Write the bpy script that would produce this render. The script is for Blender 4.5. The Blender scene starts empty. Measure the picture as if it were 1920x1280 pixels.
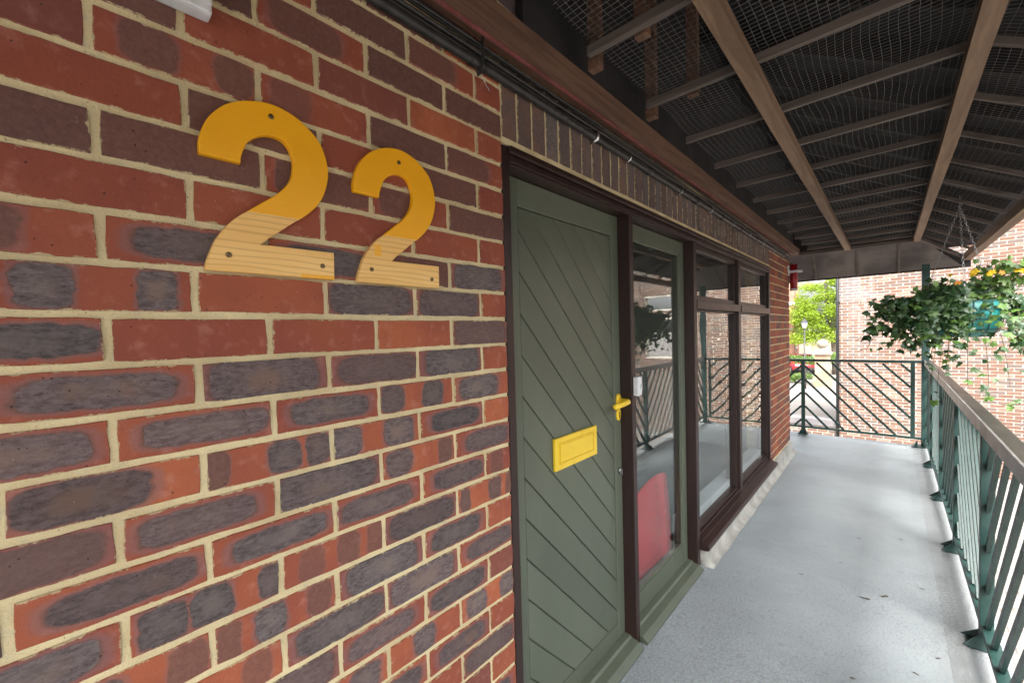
import bpy, bmesh, math, random
from mathutils import Vector, Matrix
rnd = random.Random(22)
S = bpy.context.scene
C = S.collection
# ------------------------------------------------------------------ camera, sky, sun, exposure
F_PX, YAW, PIT, ROL = 774.69, .78787, -.032008, -.03101
CAM = Vector((.8064, -.9382, 1.4233))
fw = Vector((-math.sin(YAW)*math.cos(PIT), math.cos(YAW)*math.cos(PIT), math.sin(PIT)))
r0 = Vector((math.cos(YAW), math.sin(YAW), 0)); u0 = r0.cross(fw)
rt = math.cos(ROL)*r0 + math.sin(ROL)*u0
up = -math.sin(ROL)*r0 + math.cos(ROL)*u0
cd = bpy.data.cameras.new('camera'); cam = bpy.data.objects.new('camera', cd); C.objects.link(cam)
cam.matrix_world = Matrix(((rt.x, up.x, -fw.x, CAM.x), (rt.y, up.y, -fw.y, CAM.y), (rt.z, up.z, -fw.z, CAM.z), (0, 0, 0, 1)))
cd.sensor_width = 36; cd.lens = F_PX/1920*36; cd.shift_x = 69.34/1920; cd.shift_y = 14.94/1920
cd.clip_start = .02; cd.clip_end = 2000
S.camera = cam
SUN_EL, SUN_AZ = math.radians(58), math.radians(150)      # azimuth clockwise from +Y
w = bpy.data.worlds.new('World'); S.world = w; w.use_nodes = True
wn = w.node_tree.nodes; wl = w.node_tree.links
sky = wn.new('ShaderNodeTexSky'); sky.sky_type = 'NISHITA'; sky.sun_disc = False
sky.sun_elevation = SUN_EL; sky.sun_rotation = SUN_AZ; sky.dust_density = 6; sky.ozone_density = .6; sky.air_density = 1.0
hs = wn.new('ShaderNodeHueSaturation'); hs.inputs['Saturation'].default_value = .22
wl.new(sky.outputs[0], hs.inputs['Color']); wl.new(hs.outputs[0], wn['Background'].inputs[0])
wn['Background'].inputs[1].default_value = .15
sd = bpy.data.lights.new('sun', 'SUN'); sd.energy = 1.1; sd.angle = math.radians(25); sd.color = (1, .95, .88)
so = bpy.data.objects.new('sun', sd); C.objects.link(so)
sdir = Vector((math.sin(SUN_AZ)*math.cos(SUN_EL), math.cos(SUN_AZ)*math.cos(SUN_EL), math.sin(SUN_EL)))
so.rotation_euler = sdir.to_track_quat('Z', 'Y').to_euler()
S.view_settings.view_transform = 'Standard'; S.view_settings.look = 'None'
S.view_settings.gamma = 1; S.view_settings.exposure = 2.52
S.cycles.max_bounces = 10; S.cycles.diffuse_bounces = 5; S.cycles.glossy_bounces = 5; S.cycles.transparent_max_bounces = 24

# ------------------------------------------------------------------ node / material helpers
class N:
    def __init__(s, name):
        s.m = bpy.data.materials.new(name); s.m.use_nodes = True
        s.t = s.m.node_tree; s.b = s.t.nodes['Principled BSDF']
    def n(s, ty, **k):
        x = s.t.nodes.new('ShaderNode'+ty)
        for a, v in k.items(): setattr(x, a, v)
        return x
    def l(s, a, b): s.t.links.new(a, b)
    def put(s, sock, v):
        if hasattr(v, 'is_linked') or hasattr(v, 'links'): s.l(v, sock)
        elif isinstance(v, (tuple, list)):
            sock.default_value = (*v, 1) if len(sock.default_value) == 4 and len(v) == 3 else v
        else: sock.default_value = v
    def math(s, op, a, b=0., c=0., clamp=False):
        x = s.n('Math', operation=op, use_clamp=clamp)
        for i, v in enumerate((a, b, c)): s.put(x.inputs[i], v)
        return x.outputs[0]
    def mix(s, f, a, b, mode='MIX'):
        x = s.n('Mix', data_type='RGBA', blend_type=mode)
        s.put(x.inputs[0], f); s.put(x.inputs[6], a); s.put(x.inputs[7], b)
        return x.outputs[2]
    def ramp(s, v, a, b, lo=0., hi=1.):
        x = s.n('MapRange', interpolation_type='SMOOTHSTEP')
        s.put(x.inputs[0], v); s.put(x.inputs[1], a); s.put(x.inputs[2], b); s.put(x.inputs[3], lo); s.put(x.inputs[4], hi)
        return x.outputs[0]
    def coord(s, kind='Object'): return s.n('TexCoord').outputs[kind]
    def scale(s, v, sc):
        x = s.n('Mapping'); s.l(v, x.inputs[0]); x.inputs['Scale'].default_value = sc
        return x.outputs[0]
    def noise(s, v, sc, det=4., rough=.55, dist=0., col=False):
        x = s.n('TexNoise'); s.l(v, x.inputs['Vector'])
        x.inputs['Scale'].default_value = sc; x.inputs['Detail'].default_value = det
        x.inputs['Roughness'].default_value = rough; x.inputs['Distortion'].default_value = dist
        return x.outputs['Color' if col else 'Fac']
    def voro(s, v, sc, feature='F1'):
        x = s.n('TexVoronoi', feature=feature); s.l(v, x.inputs['Vector']); x.inputs['Scale'].default_value = sc
        return x.outputs['Distance']
    def bump(s, h, dist=.002, st=1., prev=None):
        x = s.n('Bump'); x.inputs['Strength'].default_value = st; x.inputs['Distance'].default_value = dist
        s.put(x.inputs['Height'], h)
        if prev is not None: s.l(prev, x.inputs['Normal'])
        return x.outputs[0]
    def rand(s): return s.n('ObjectInfo').outputs['Random']
    def sep(s, v):
        x = s.n('SeparateXYZ'); s.l(v, x.inputs[0]); return x.outputs
    def out(s, col=None, rough=.6, normal=None, metal=0., spec=None, coat=None):
        if col is not None: s.put(s.b.inputs['Base Color'], col)
        s.put(s.b.inputs['Roughness'], rough); s.b.inputs['Metallic'].default_value = metal
        if spec is not None: s.b.inputs['Specular IOR Level'].default_value = spec
        if coat is not None: s.b.inputs['Coat Weight'].default_value = coat; s.b.inputs['Coat Roughness'].default_value = .15
        if normal is not None: s.l(normal, s.b.inputs['Normal'])
        return s.m

def plain(name, c, c2=None, sc=12., rough=.6, bump=.0006, bsc=90., metal=0., coord='Object', stretch=(1, 1, 1), spec=None):
    q = N(name); v = q.scale(q.coord(coord), stretch)
    c2 = c2 or tuple(x*.7 for x in c)
    f = q.ramp(q.noise(v, sc, 6), .33, .68)
    jit = q.math('MULTIPLY_ADD', q.rand(), .24, .88)
    col = q.mix(f, c, c2)
    col = q.mix(1., col, q.n('CombineColor').outputs[0], 'MULTIPLY') if False else col
    cc = q.n('HueSaturation'); q.l(col, cc.inputs['Color']); q.l(jit, cc.inputs['Value'])
    nb = q.bump(q.noise(v, bsc, 4), bump) if bump else None
    r = q.math('MULTIPLY_ADD', q.noise(v, sc*2.3, 3), .24, rough-.12, clamp=True)
    return q.out(cc.outputs[0], r, nb, metal, spec)

def brick_mat():
    q = N('brick_fired_clay'); o = q.coord(); rn = q.rand()
    off = q.n('CombineXYZ'); q.l(q.math('MULTIPLY', rn, 37.), off.inputs[0]); q.l(q.math('MULTIPLY', rn, 91.), off.inputs[1])
    va = q.n('VectorMath', operation='ADD'); q.l(o, va.inputs[0]); q.l(off.outputs[0], va.inputs[1]); v = va.outputs[0]
    ns = q.sep(q.noise(v, 22, 3, .55, col=True))
    nf = q.sep(q.noise(v, 90, 3, .6, col=True))
    xyz = q.sep(o)
    y = q.math('ADD', xyz[1], q.math('ADD', q.math('MULTIPLY_ADD', ns[0], .024, -.012), q.math('MULTIPLY_ADD', nf[0], .010, -.005)))
    z = q.math('ADD', xyz[2], q.math('ADD', q.math('MULTIPLY_ADD', ns[1], .012, -.006), q.math('MULTIPLY_ADD', nf[1], .006, -.003)))
    tot = halo = None; core = None
    for nm in ('spot_a', 'spot_b', 'spot_c'):
        at = q.n('Attribute', attribute_type='OBJECT', attribute_name=nm)
        s = q.sep(at.outputs['Vector'])
        hz = q.n('Attribute', attribute_type='OBJECT', attribute_name='spot_height').outputs['Fac']
        a = q.math('POWER', q.math('ABSOLUTE', q.math('DIVIDE', q.math('SUBTRACT', y, s[0]), s[1])), 4.)
        b = q.math('POWER', q.math('ABSOLUTE', q.math('DIVIDE', z, hz)), 4.)
        d = q.math('POWER', q.math('ADD', a, b), .25)
        hard = q.math('MULTIPLY', q.ramp(d, .84, .97, 1, 0), s[2])
        soft = q.math('MULTIPLY', q.ramp(d, .97, 1.13, 1, 0), s[2])
        cr = q.math('MULTIPLY', q.ramp(d, .15, .7, 1, 0), s[2])
        tot = hard if tot is None else q.math('MAXIMUM', tot, hard)
        halo = soft if halo is None else q.math('MAXIMUM', halo, soft)
        core = cr if core is None else q.math('MAXIMUM', core, cr)
    tone = q.n('Attribute', attribute_type='OBJECT', attribute_name='tone').outputs['Fac']
    red = q.mix(tone, (.225, .052, .030), (.40, .112, .045))
    red = q.mix(q.ramp(q.noise(v, 9, 4), .35, .7), red, q.mix(.5, red, (.20, .045, .034)))
    red = q.mix(q.math('MULTIPLY', q.ramp(q.noise(v, 38, 5), .52, .75), .4), red, (.46, .20, .15))
    lil = q.mix(q.math('MULTIPLY', halo, .50), red, (.175, .112, .118))
    vs = q.scale(v, (1, .45, 1.3))
    dk = q.mix(q.ramp(q.noise(vs, 120, 6, .78), .36, .64), (.038, .033, .037), (.122, .099, .098))
    dk = q.mix(q.math('MULTIPLY', q.ramp(q.noise(vs, 170, 3, .6), .60, .70), .8), dk, (.014, .012, .013))
    dk = q.mix(q.math('MULTIPLY', q.ramp(q.noise(v, 14, 3), .46, .64), q.math('MULTIPLY', core, .75)), dk, (.155, .085, .048))
    dk = q.mix(q.math('MULTIPLY', core, .45), dk, (.135, .103, .088))
    hv = q.n('HueSaturation'); q.l(dk, hv.inputs['Color']); q.l(q.math('MULTIPLY_ADD', q.math('FRACT', q.math('MULTIPLY', rn, 17.3)), .55, .75), hv.inputs['Value']); q.l(q.math('MULTIPLY_ADD', q.math('FRACT', q.math('MULTIPLY', rn, 5.7)), .8, .35), hv.inputs['Saturation']); dk = hv.outputs[0]
    brn = q.mix(q.ramp(q.noise(v, 110, 5, .7), .35, .68), (.060, .034, .026), (.115, .070, .052))
    dk = q.mix(q.ramp(tot, .74, .84), brn, dk)
    col = q.mix(q.math('MULTIPLY', tot, .95), lil, dk)
    col = q.mix(q.math('MULTIPLY', q.ramp(q.noise(v, 420, 3, .7), .56, .70), .35), col, (.03, .02, .018))
    pits = q.ramp(q.voro(v, 62), .05, .10, 1, 0)
    pits = q.math('MULTIPLY', pits, q.ramp(q.noise(v, 17, 2), .44, .58))
    col = q.mix(q.math('MULTIPLY', pits, .85), col, (.02, .012, .012))
    fl = q.math('MULTIPLY', q.ramp(q.noise(v, 240, 2), .70, .76), q.ramp(q.noise(v, 12, 2), .5, .7))
    col = q.mix(q.math('MULTIPLY', fl, .55), col, (.6, .5, .44))
    hy_ = q.n('Attribute', attribute_type='OBJECT', attribute_name='half_y').outputs['Fac']; hz_ = q.n('Attribute', attribute_type='OBJECT', attribute_name='half_z').outputs['Fac']
    de = q.math('MINIMUM', q.math('SUBTRACT', hy_, q.math('ABSOLUTE', xyz[1])), q.math('SUBTRACT', hz_, q.math('ABSOLUTE', xyz[2])))
    sm = q.math('ADD', q.math('MULTIPLY_ADD', q.noise(v, 45, 4, .65), .015, -.0074), q.math('MULTIPLY_ADD', q.noise(v, 220, 3, .6), .006, -.003))
    smear = q.ramp(q.math('SUBTRACT', de, sm), -.0012, .0008, 1, 0)
    col = q.mix(q.math('MULTIPLY', smear, .85), col, q.mix(q.noise(v, 30, 3), (.58, .49, .29), (.44, .37, .22)))
    h = q.math('ADD', q.math('MULTIPLY', q.noise(v, 150, 5, .65), .35), q.math('MULTIPLY', q.noise(v, 26, 3), .65))
    h = q.math('SUBTRACT', h, q.math('MULTIPLY', pits, .8))
    return q.out(col, q.math('MULTIPLY_ADD', tot, -.12, .82), q.bump(h, .0022, .9))

def mortar_mat(name='mortar_pointing', c=(.70, .60, .355), c2=(.55, .455, .26)):
    q = N(name); v = q.coord()
    f = q.ramp(q.noise(v, 6, 5), .35, .66)
    col = q.mix(f, c, c2)
    col = q.mix(q.math('MULTIPLY', q.ramp(q.noise(v, 45, 6, .7), .5, .75), .4), col, (.40, .40, .33))
    col = q.mix(q.ramp(q.noise(v, 210, 2), .70, .75), col, (.12, .09, .06))
    col = q.mix(q.math('MULTIPLY', q.ramp(q.noise(v, 330, 3, .7), .55, .72), .45), col, (.30, .25, .15))
    h = q.math('ADD', q.math('MULTIPLY', q.noise(v, 70, 5, .7), .6), q.math('MULTIPLY', q.noise(v, 300, 3, .7), .4))
    return q.out(col, .92, q.bump(h, .004, .9))

M = {}
M['brick'] = brick_mat(); M['mortar'] = mortar_mat()
M['brown'] = plain('brown_joinery_paint', (.030, .0135, .011), (.019, .009, .008), 18, .42, .0004, 60, stretch=(1, 1, .2))
M['green'] = plain('sage_green_paint', (.108, .126, .091), (.096, .113, .081), 6, .38, .00035, 70, stretch=(1, 1, .35))
M['yellow'] = plain('yellow_enamel', (.80, .56, .035), (.74, .50, .025), 10, .32, .0001, 40)
M['zinc'] = plain('dull_zinc', (.32, .32, .31), None, 40, .4, .0004, 120, metal=.9)
M['brass'] = plain('old_brass', (.35, .25, .10), (.18, .12, .06), 120, .4, .0003, 200, metal=.9)
M['clip'] = plain('bright_clip_metal', (.7, .7, .68), None, 40, .25, 0, metal=1.)
M['cable'] = plain('black_cable_sheath', (.012, .012, .012), (.03, .028, .026), 30, .5, .0004, 100)
M['white'] = plain('white_plastic', (.72, .74, .76), (.62, .64, .66), 20, .35, .0002, 80)
M['lens'] = plain('lamp_diffuser', (.55, .6, .62), None, 30, .2, .0006, 50)
M['steel'] = plain('dark_green_railing_paint', (.012, .040, .035), (.022, .056, .049), 14, .42, .0006, 70)
M['rail'] = plain('worn_handrail', (.056, .045, .038), (.030, .026, .024), 9, .36, .0006, 50, stretch=(1, .25, 1))
M['felt'] = plain('dark_roof_felt', (.012, .011, .012), (.022, .020, .021), 5, .9, .001, 60)
M['net'] = plain('bird_net_twine', (.155, .15, .147), None, 30, .8, 0)
M['hipboard'] = plain('weathered_soffit_board', (.17, .145, .135), (.075, .065, .062), 3.2, .8, .001, 40)
M['concrete'] = plain('plinth_concrete', (.40, .395, .36), (.26, .255, .23), 7, .9, .002, 40)
M['redplastic'] = plain('red_moulded_plastic', (.88, .035, .06), (.8, .03, .05), 5, .22, 0)
M['redenamel'] = plain('red_enamel', (.33, .012, .020), None, 10, .4, 0)
M['teal'] = plain('teal_basket_liner', (.02, .27, .25), (.015, .2, .19), 10, .45, .0006, 40)
M['wire'] = plain('dark_wire', (.012, .03, .028), None, 30, .5, 0)
M['chain'] = plain('galvanised_chain', (.4, .4, .4), None, 40, .4, 0, metal=.8)
M['soil'] = plain('potting_soil', (.02, .014, .01), None, 40, .95, .004, 60)
M['stem'] = plain('ivy_stem', (.10, .06, .035), (.07, .08, .03), 30, .7, 0)
M['carpet'] = plain('grey_carpet', (.12, .125, .13), None, 30, .95, .002, 150)
M['roomwall'] = plain('pale_room_wall', (.42, .42, .41), (.38, .38, .37), 2, .8, .0003, 60)
M['stone'] = plain('weathered_stone', (.34, .30, .24), (.22, .19, .15), 4, .9, .003, 30)
M['bark'] = plain('grey_bark', (.16, .13, .10), (.09, .07, .055), 5, .9, .008, 20, stretch=(1, 1, .3))
M['black'] = plain('black_iron', (.02, .022, .022), None, 10, .45, .0005, 60)
M['carred'] = plain('red_car_paint', (.45, .02, .03), None, 2, .2, 0)
M['carglass'] = plain('car_window_glass', (.03, .035, .04), None, 2, .08, 0)
M['tyre'] = plain('tyre_rubber', (.02, .02, .02), None, 10, .8, 0)
M['slate'] = plain('grey_roof_slates', (.16, .15, .15), (.10, .095, .10), 1.5, .7, .01, 6)
M['bluewhite'] = plain('white_trunking', (.62, .66, .68), None, 3, .5, 0)

def leafmat(name, c1, c2, rough=.45, trans=.25):
    q = N(name); rn = q.rand(); v = q.coord()
    g = q.n('NewGeometry').outputs['Random Per Island']
    f = q.math('FRACT', q.math('ADD', g, rn))
    col = q.mix(f, c1, c2)
    col = q.mix(q.math('MULTIPLY', q.ramp(q.noise(v, 60, 3), .45, .7), .3), col, tuple(x*.55 for x in c1))
    m = q.out(col, rough)
    tr = q.n('BsdfTranslucent'); q.l(col, tr.inputs[0]); mx = q.n('MixShader'); mx.inputs[0].default_value = trans
    q.l(q.b.outputs[0], mx.inputs[1]); q.l(tr.outputs[0], mx.inputs[2])
    q.l(mx.outputs[0], q.t.nodes['Material Output'].inputs[0]); return m
M['ivy'] = leafmat('ivy_leaf', (.022, .062, .024), (.075, .140, .045), .38, .2)
M['ivypale'] = leafmat('fresh_leaf', (.09, .19, .035), (.16, .27, .06), .4, .3)
M['petaly'] = leafmat('yellow_petal', (.75, .45, .005), (.8, .55, .01), .6, .3)
M['petalo'] = leafmat('orange_petal', (.75, .26, .03), (.8, .35, .06), .6, .3)
M['tree'] = leafmat('lime_green_leaf', (.20, .32, .025), (.36, .46, .04), .5, .45)
M['hedge'] = leafmat('hedge_leaf', (.08, .16, .03), (.17, .27, .05), .5, .3)

def timber(name, c, c2, axis=1, rough=.75):
    q = N(name); st = [14, 14, 14]; st[axis] = .9
    v = q.scale(q.coord(), st); rn = q.rand()
    va = q.n('VectorMath', operation='ADD'); q.l(v, va.inputs[0])
    cx = q.n('CombineXYZ'); q.l(q.math('MULTIPLY', rn, 50.), cx.inputs[0]); q.l(q.math('MULTIPLY', rn, 23.), cx.inputs[1]); q.l(cx.outputs[0], va.inputs[1])
    v = va.outputs[0]
    f = q.noise(v, 2.2, 5, .6, 1.2)
    col = q.mix(q.ramp(f, .34, .66), c, c2)
    col = q.mix(q.math('MULTIPLY', q.ramp(q.noise(v, .35, 3), .55, .68), .55), col, tuple(x*.45 for x in c2))
    col = q.mix(q.math('MULTIPLY', q.ramp(q.noise(v, .6, 4), .5, .75), .4), col, tuple(min(1, x*1.5) for x in c))
    return q.out(col, rough, q.bump(f, .002, .8))
M['beam'] = timber('rough_sawn_beam', (.21, .135, .082), (.135, .082, .050), 1)
M['plate'] = timber('reddish_wall_plate', (.15, .080, .048), (.09, .045, .028), 1)
M['joist'] = timber('grey_brown_batten', (.125, .100, .088), (.082, .064, .055), 0)
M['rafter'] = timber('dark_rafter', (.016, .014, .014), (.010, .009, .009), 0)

def number_mat():
    q = N('half_dipped_pine'); o = q.coord(); s = q.sep(o)
    v = q.scale(o, (30, 6, 48))
    g = q.n('TexWave', wave_type='BANDS', bands_direction='Z'); q.l(q.scale(o, (1, .12, 1)), g.inputs['Vector'])
    g.inputs['Scale'].default_value = 26; g.inputs['Distortion'].default_value = 11.; g.inputs['Detail'].default_value = 2; g.inputs['Detail Scale'].default_value = .8
    grain = q.ramp(g.outputs['Fac'], .72, .98)
    wood = q.mix(q.ramp(q.noise(v, .5, 4), .35, .7), (.80, .48, .15), (.88, .58, .22))
    wood = q.mix(q.math('MULTIPLY', grain, .36), wood, (.46, .215, .045))
    edge = q.math('ADD', s[2], q.math('ADD', q.math('MULTIPLY_ADD', q.noise(q.scale(o, (1, 1, .05)), 60, 2), .004, -.002), q.math('MULTIPLY', s[1], -.02)))
    paint = q.ramp(edge, .1055, .1075)
    dr = q.n('Attribute', attribute_type='OBJECT', attribute_name='drip').outputs['Vector']; ds = q.sep(dr)
    dm = q.math('MULTIPLY', q.ramp(q.math('ABSOLUTE', q.math('SUBTRACT', s[1], ds[0])), ds[2], q.math('ADD', ds[2], .003), 1, 0),
                q.ramp(q.math('ABSOLUTE', q.math('SUBTRACT', s[2], ds[1])), .010, .014, 1, 0))
    col = q.mix(q.math('MAXIMUM', paint, q.math('MULTIPLY', dm, .8)), wood, (.86, .40, .003))
    return q.out(col, q.math('MULTIPLY_ADD', paint, -.1, .5), q.bump(q.noise(v, 3, 3), .0006, .5))
M['number'] = number_mat()

def floor_mat():
    q = N('walkway_coating'); v = q.coord()
    base = q.mix(q.ramp(q.noise(v, 1.4, 6, .6), .35, .68), (.27, .305, .318), (.335, .37, .382))
    base = q.mix(q.math('MULTIPLY', q.ramp(q.noise(v, 4.5, 7, .65), .52, .72), .22), base, (.21, .235, .245))
    xs = q.sep(v)
    kerb = q.ramp(xs[0], .93, 1.06)
    base = q.mix(q.math('MULTIPLY', kerb, .55), base, (.30, .30, .29))
    base = q.mix(q.math('MULTIPLY', q.ramp(q.noise(v, 2.6, 6, .7), .56, .7), q.math('MULTIPLY_ADD', kerb, .45, .12)), base, (.14, .14, .13))
    base = q.mix(q.ramp(q.noise(v, 130, 2), .74, .78), base, (.13, .13, .12))
    wob = q.n('VectorMath', operation='MULTIPLY_ADD'); q.l(q.noise(v, 28, 3, col=True), wob.inputs[0]); wob.inputs[1].default_value = (.022, .022, .022); q.l(v, wob.inputs[2])
    cr = q.ramp(q.voro(wob.outputs[0], 58, 'DISTANCE_TO_EDGE'), .0, .13)
    patch = q.ramp(q.noise(v, 1.1, 3), .30, .56, .25, 1.)
    patch = q.math('MULTIPLY', patch, q.ramp(xs[1], .9, 3.6, 1., .12))
    base = q.mix(q.math('MULTIPLY', q.math('SUBTRACT', 1., cr), q.math('MULTIPLY', patch, .5)), base, (.10, .12, .13))
    b1 = q.bump(q.math('MULTIPLY', cr, patch), .0018, .9)
    b2 = q.bump(q.noise(v, 240, 3), .0006, .6, b1); b3 = q.bump(q.noise(v, 5, 4), .012, .35, b2)
    return q.out(base, q.math('MULTIPLY_ADD', q.noise(v, 3, 4), .3, .30), b3)
M['floor'] = floor_mat()

def paving_mat():
    q = N('pale_block_paving'); v = q.coord()
    b = q.n('TexBrick'); q.l(v, b.inputs['Vector']); b.inputs['Scale'].default_value = 1
    b.inputs['Brick Width'].default_value = .22; b.inputs['Row Height'].default_value = .11; b.inputs['Mortar Size'].default_value = .008
    b.inputs['Color1'].default_value = (.17, .15, .135, 1); b.inputs['Color2'].default_value = (.21, .19, .17, 1); b.inputs['Mortar'].default_value = (.10, .09, .08, 1)
    col = q.mix(q.math('MULTIPLY', q.ramp(q.noise(v, .5, 5), .4, .7), .5), b.outputs['Color'], (.23, .22, .205))
    return q.out(col, .85, q.bump(b.outputs['Fac'], .004, -.6))
M['paving'] = paving_mat()

def farbrick_mat():
    q = N('far_brick_faces'); g = q.n('NewGeometry').outputs['Random Per Island']; v = q.coord()
    a = q.mix(g, (.135, .072, .050), (.165, .092, .064))
    h = q.math('FRACT', q.math('MULTIPLY', g, 7.31))
    a = q.mix(q.ramp(h, .62, .72), a, (.125, .092, .080))
    a = q.mix(q.math('MULTIPLY', q.ramp(q.math('FRACT', q.math('MULTIPLY', g, 13.7)), .8, .9), .8), a, (.24, .17, .13))
    s = q.sep(v)
    # lime bloom down the left end of the wall
    bl = q.math('MULTIPLY', q.ramp(q.math('ABSOLUTE', q.math('SUBTRACT', s[0], .32)), .05, .42, 1, 0), q.ramp(s[2], -.6, 2.4))
    bl = q.math('MULTIPLY', bl, q.ramp(q.noise(q.scale(v, (3, 1, 1)), 2.6, 6, .7), .42, .66))
    a = q.mix(q.math('MULTIPLY', bl, .55), a, (.36, .32, .30))
    gp = q.math('MULTIPLY', q.ramp(s[0], .22, .30, 1, 0), q.ramp(s[2], 1.95, 2.05))
    a = q.mix(q.math('MULTIPLY', gp, .6), a, (.17, .155, .155))
    return q.out(a, .85, q.bump(q.noise(v, 60, 4), .003))
M['farbrick'] = farbrick_mat()
M['farmortar'] = mortar_mat('pale_far_mortar', (.62, .57, .49), (.53, .48, .41))

def glass_mat(name, warp=.0, tint=(.96, .975, .97)):
    q = N(name); v = q.coord()
    ge = q.n('NewGeometry'); dt = q.n('VectorMath', operation='DOT_PRODUCT'); q.l(ge.outputs['Incoming'], dt.inputs[0]); q.l(ge.outputs['Normal'], dt.inputs[1])
    sch = q.math('POWER', q.math('SUBTRACT', 1., q.math('ABSOLUTE', dt.outputs['Value'])), 4.2)
    tr = q.n('BsdfTransparent'); tr.inputs[0].default_value = (*tint, 1)
    gl = q.n('BsdfGlossy'); gl.inputs['Roughness'].default_value = .0; gl.inputs[0].default_value = (.95, .97, .96, 1)
    f = q.math('MULTIPLY_ADD', sch, .85, .035, clamp=True)
    if warp:
        nb = q.bump(q.noise(v, 3.2, 1, .3), warp, 1.); q.l(nb, gl.inputs['Normal'])
    mx = q.n('MixShader'); q.l(f, mx.inputs[0]); q.l(tr.outputs[0], mx.inputs[1]); q.l(gl.outputs[0], mx.inputs[2])
    q.l(mx.outputs[0], q.t.nodes['Material Output'].inputs[0]); return q.m
M['glass'] = glass_mat('window_glass', .0012); M['glassflat'] = glass_mat('sidelight_glass', .0002)

# ------------------------------------------------------------------ mesh helpers
def new(name, me, m, parent=None, loc=(0, 0, 0)):
    o = bpy.data.objects.new(name, me); C.objects.link(o); o.location = loc
    if m is not None and not me.materials: me.materials.append(m if not isinstance(m, str) else M[m])
    if parent is not None: o.parent = parent
    return o
def tag(o, label=None, cat=None, group=None, kind=None):
    if label: o['label'] = label
    if cat: o['category'] = cat
    if group: o['group'] = group
    if kind: o['kind'] = kind
    return o
def empty(name, label, cat, loc=(0, 0, 0), group=None):
    o = bpy.data.objects.new(name, None); C.objects.link(o); o.location = loc; o.empty_display_size = .1
    return tag(o, label, cat, group)
def part(name, me, m, thing, sub=None):
    """world-space mesh parented to a thing whose empty sits at thing.location"""
    o = new(name, me, m, sub or thing)
    base = Vector(thing.location)
    o.location = -base if sub is None else (0, 0, 0)
    return o
def bm_box(bm, x0, x1, y0, y1, z0, z1, bev=0.):
    r = bmesh.ops.create_cube(bm, size=1)['verts']
    for v in r:
        v.co = Vector((x0+(v.co.x+.5)*(x1-x0), y0+(v.co.y+.5)*(y1-y0), z0+(v.co.z+.5)*(z1-z0)))
    if bev:
        es = list({e for v in r for e in v.link_edges})
        bmesh.ops.bevel(bm, geom=es, offset=bev, segments=2, profile=.6, affect='EDGES')
def fin(bm, name, smooth=False):
    me = bpy.data.meshes.new(name); bmesh.ops.recalc_face_normals(bm, faces=bm.faces); bm.to_mesh(me); bm.free()
    if smooth: me.polygons.foreach_set('use_smooth', [True]*len(me.polygons))
    return me
def box(name, b, bev=.002):
    bm = bmesh.new(); bm_box(bm, *b, bev=bev); return fin(bm, name)
def boxes(name, bs, bev=0.):
    bm = bmesh.new()
    for b in bs: bm_box(bm, *b, bev=bev)
    return fin(bm, name)
def bm_tube(bm, pts, r, n=8, cap=True, flat=None):
    pts = [Vector(p) for p in pts]; rs = r if isinstance(r, (list, tuple)) else [r]*len(pts)
    rings = []; prev = None
    for i, p in enumerate(pts):
        t = (pts[min(i+1, len(pts)-1)] - pts[max(i-1, 0)]).normalized()
        if prev is None:
            a = Vector((0, 0, 1)) if abs(t.z) < .9 else Vector((1, 0, 0)); prev = t.cross(a).normalized()
        prev = (prev - t*prev.dot(t)).normalized(); b = t.cross(prev)
        rings.append([bm.verts.new(p + rs[i]*(math.cos(2*math.pi*k/n)*prev + math.sin(2*math.pi*k/n)*b)) for k in range(n)])
    for a, b in zip(rings, rings[1:]):
        for k in range(n): bm.faces.new((a[k], a[(k+1) % n], b[(k+1) % n], b[k]))
    if cap and n > 2: bm.faces.new(rings[0][::-1]); bm.faces.new(rings[-1])
def tube(name, pts, r, n=8, smooth=True):
    bm = bmesh.new(); bm_tube(bm, pts, r, n); return fin(bm, name, smooth)
def bm_bar(bm, a, b, wy, wn, nrm):
    """rectangular bar from a to b: wy in-plane width, wn width along nrm"""
    a, b, nrm = Vector(a), Vector(b), Vector(nrm).normalized(); t = (b-a).normalized(); s = t.cross(nrm).normalized()
    q = []
    for p in (a, b):
        q.append([bm.verts.new(p + s*wy/2*i + nrm*wn/2*j) for i, j in ((-1, -1), (1, -1), (1, 1), (-1, 1))])
    for k in range(4): bm.faces.new((q[0][k], q[0][(k+1) % 4], q[1][(k+1) % 4], q[1][k]))
    bm.faces.new(q[0][::-1]); bm.faces.new(q[1])
def bar(name, a, b, wy, wn, nrm):
    bm = bmesh.new(); bm_bar(bm, a, b, wy, wn, nrm); return fin(bm, name)
def prism_x(name, poly, x0, x1, bev=0.):
    """polygon in (y, z) extruded along x; front edge bevelled at x1"""
    bm = bmesh.new(); f0 = [bm.verts.new((x0, y, z)) for y, z in poly]; f1 = [bm.verts.new((x1, y, z)) for y, z in poly]
    n = len(poly)
    for k in range(n): bm.faces.new((f0[k], f0[(k+1) % n], f1[(k+1) % n], f1[k]))
    fr = bm.faces.new(f1); bm.faces.new(f0[::-1])
    bmesh.ops.recalc_face_normals(bm, faces=bm.faces)
    if bev: bmesh.ops.bevel(bm, geom=list(fr.edges), offset=bev, segments=2, profile=.5, affect='EDGES')
    return fin(bm, name)
def lathe(name, prof, n=24, smooth=True):
    bm = bmesh.new(); rings = [[bm.verts.new((r*math.cos(2*math.pi*k/n), r*math.sin(2*math.pi*k/n), z)) for k in range(n)] for r, z in prof]
    for a, b in zip(rings, rings[1:]):
        for k in range(n): bm.faces.new((a[k], a[(k+1) % n], b[(k+1) % n], b[k]))
    bm.faces.new(rings[0][::-1]); bm.faces.new(rings[-1]); return fin(bm, name, smooth)

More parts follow.
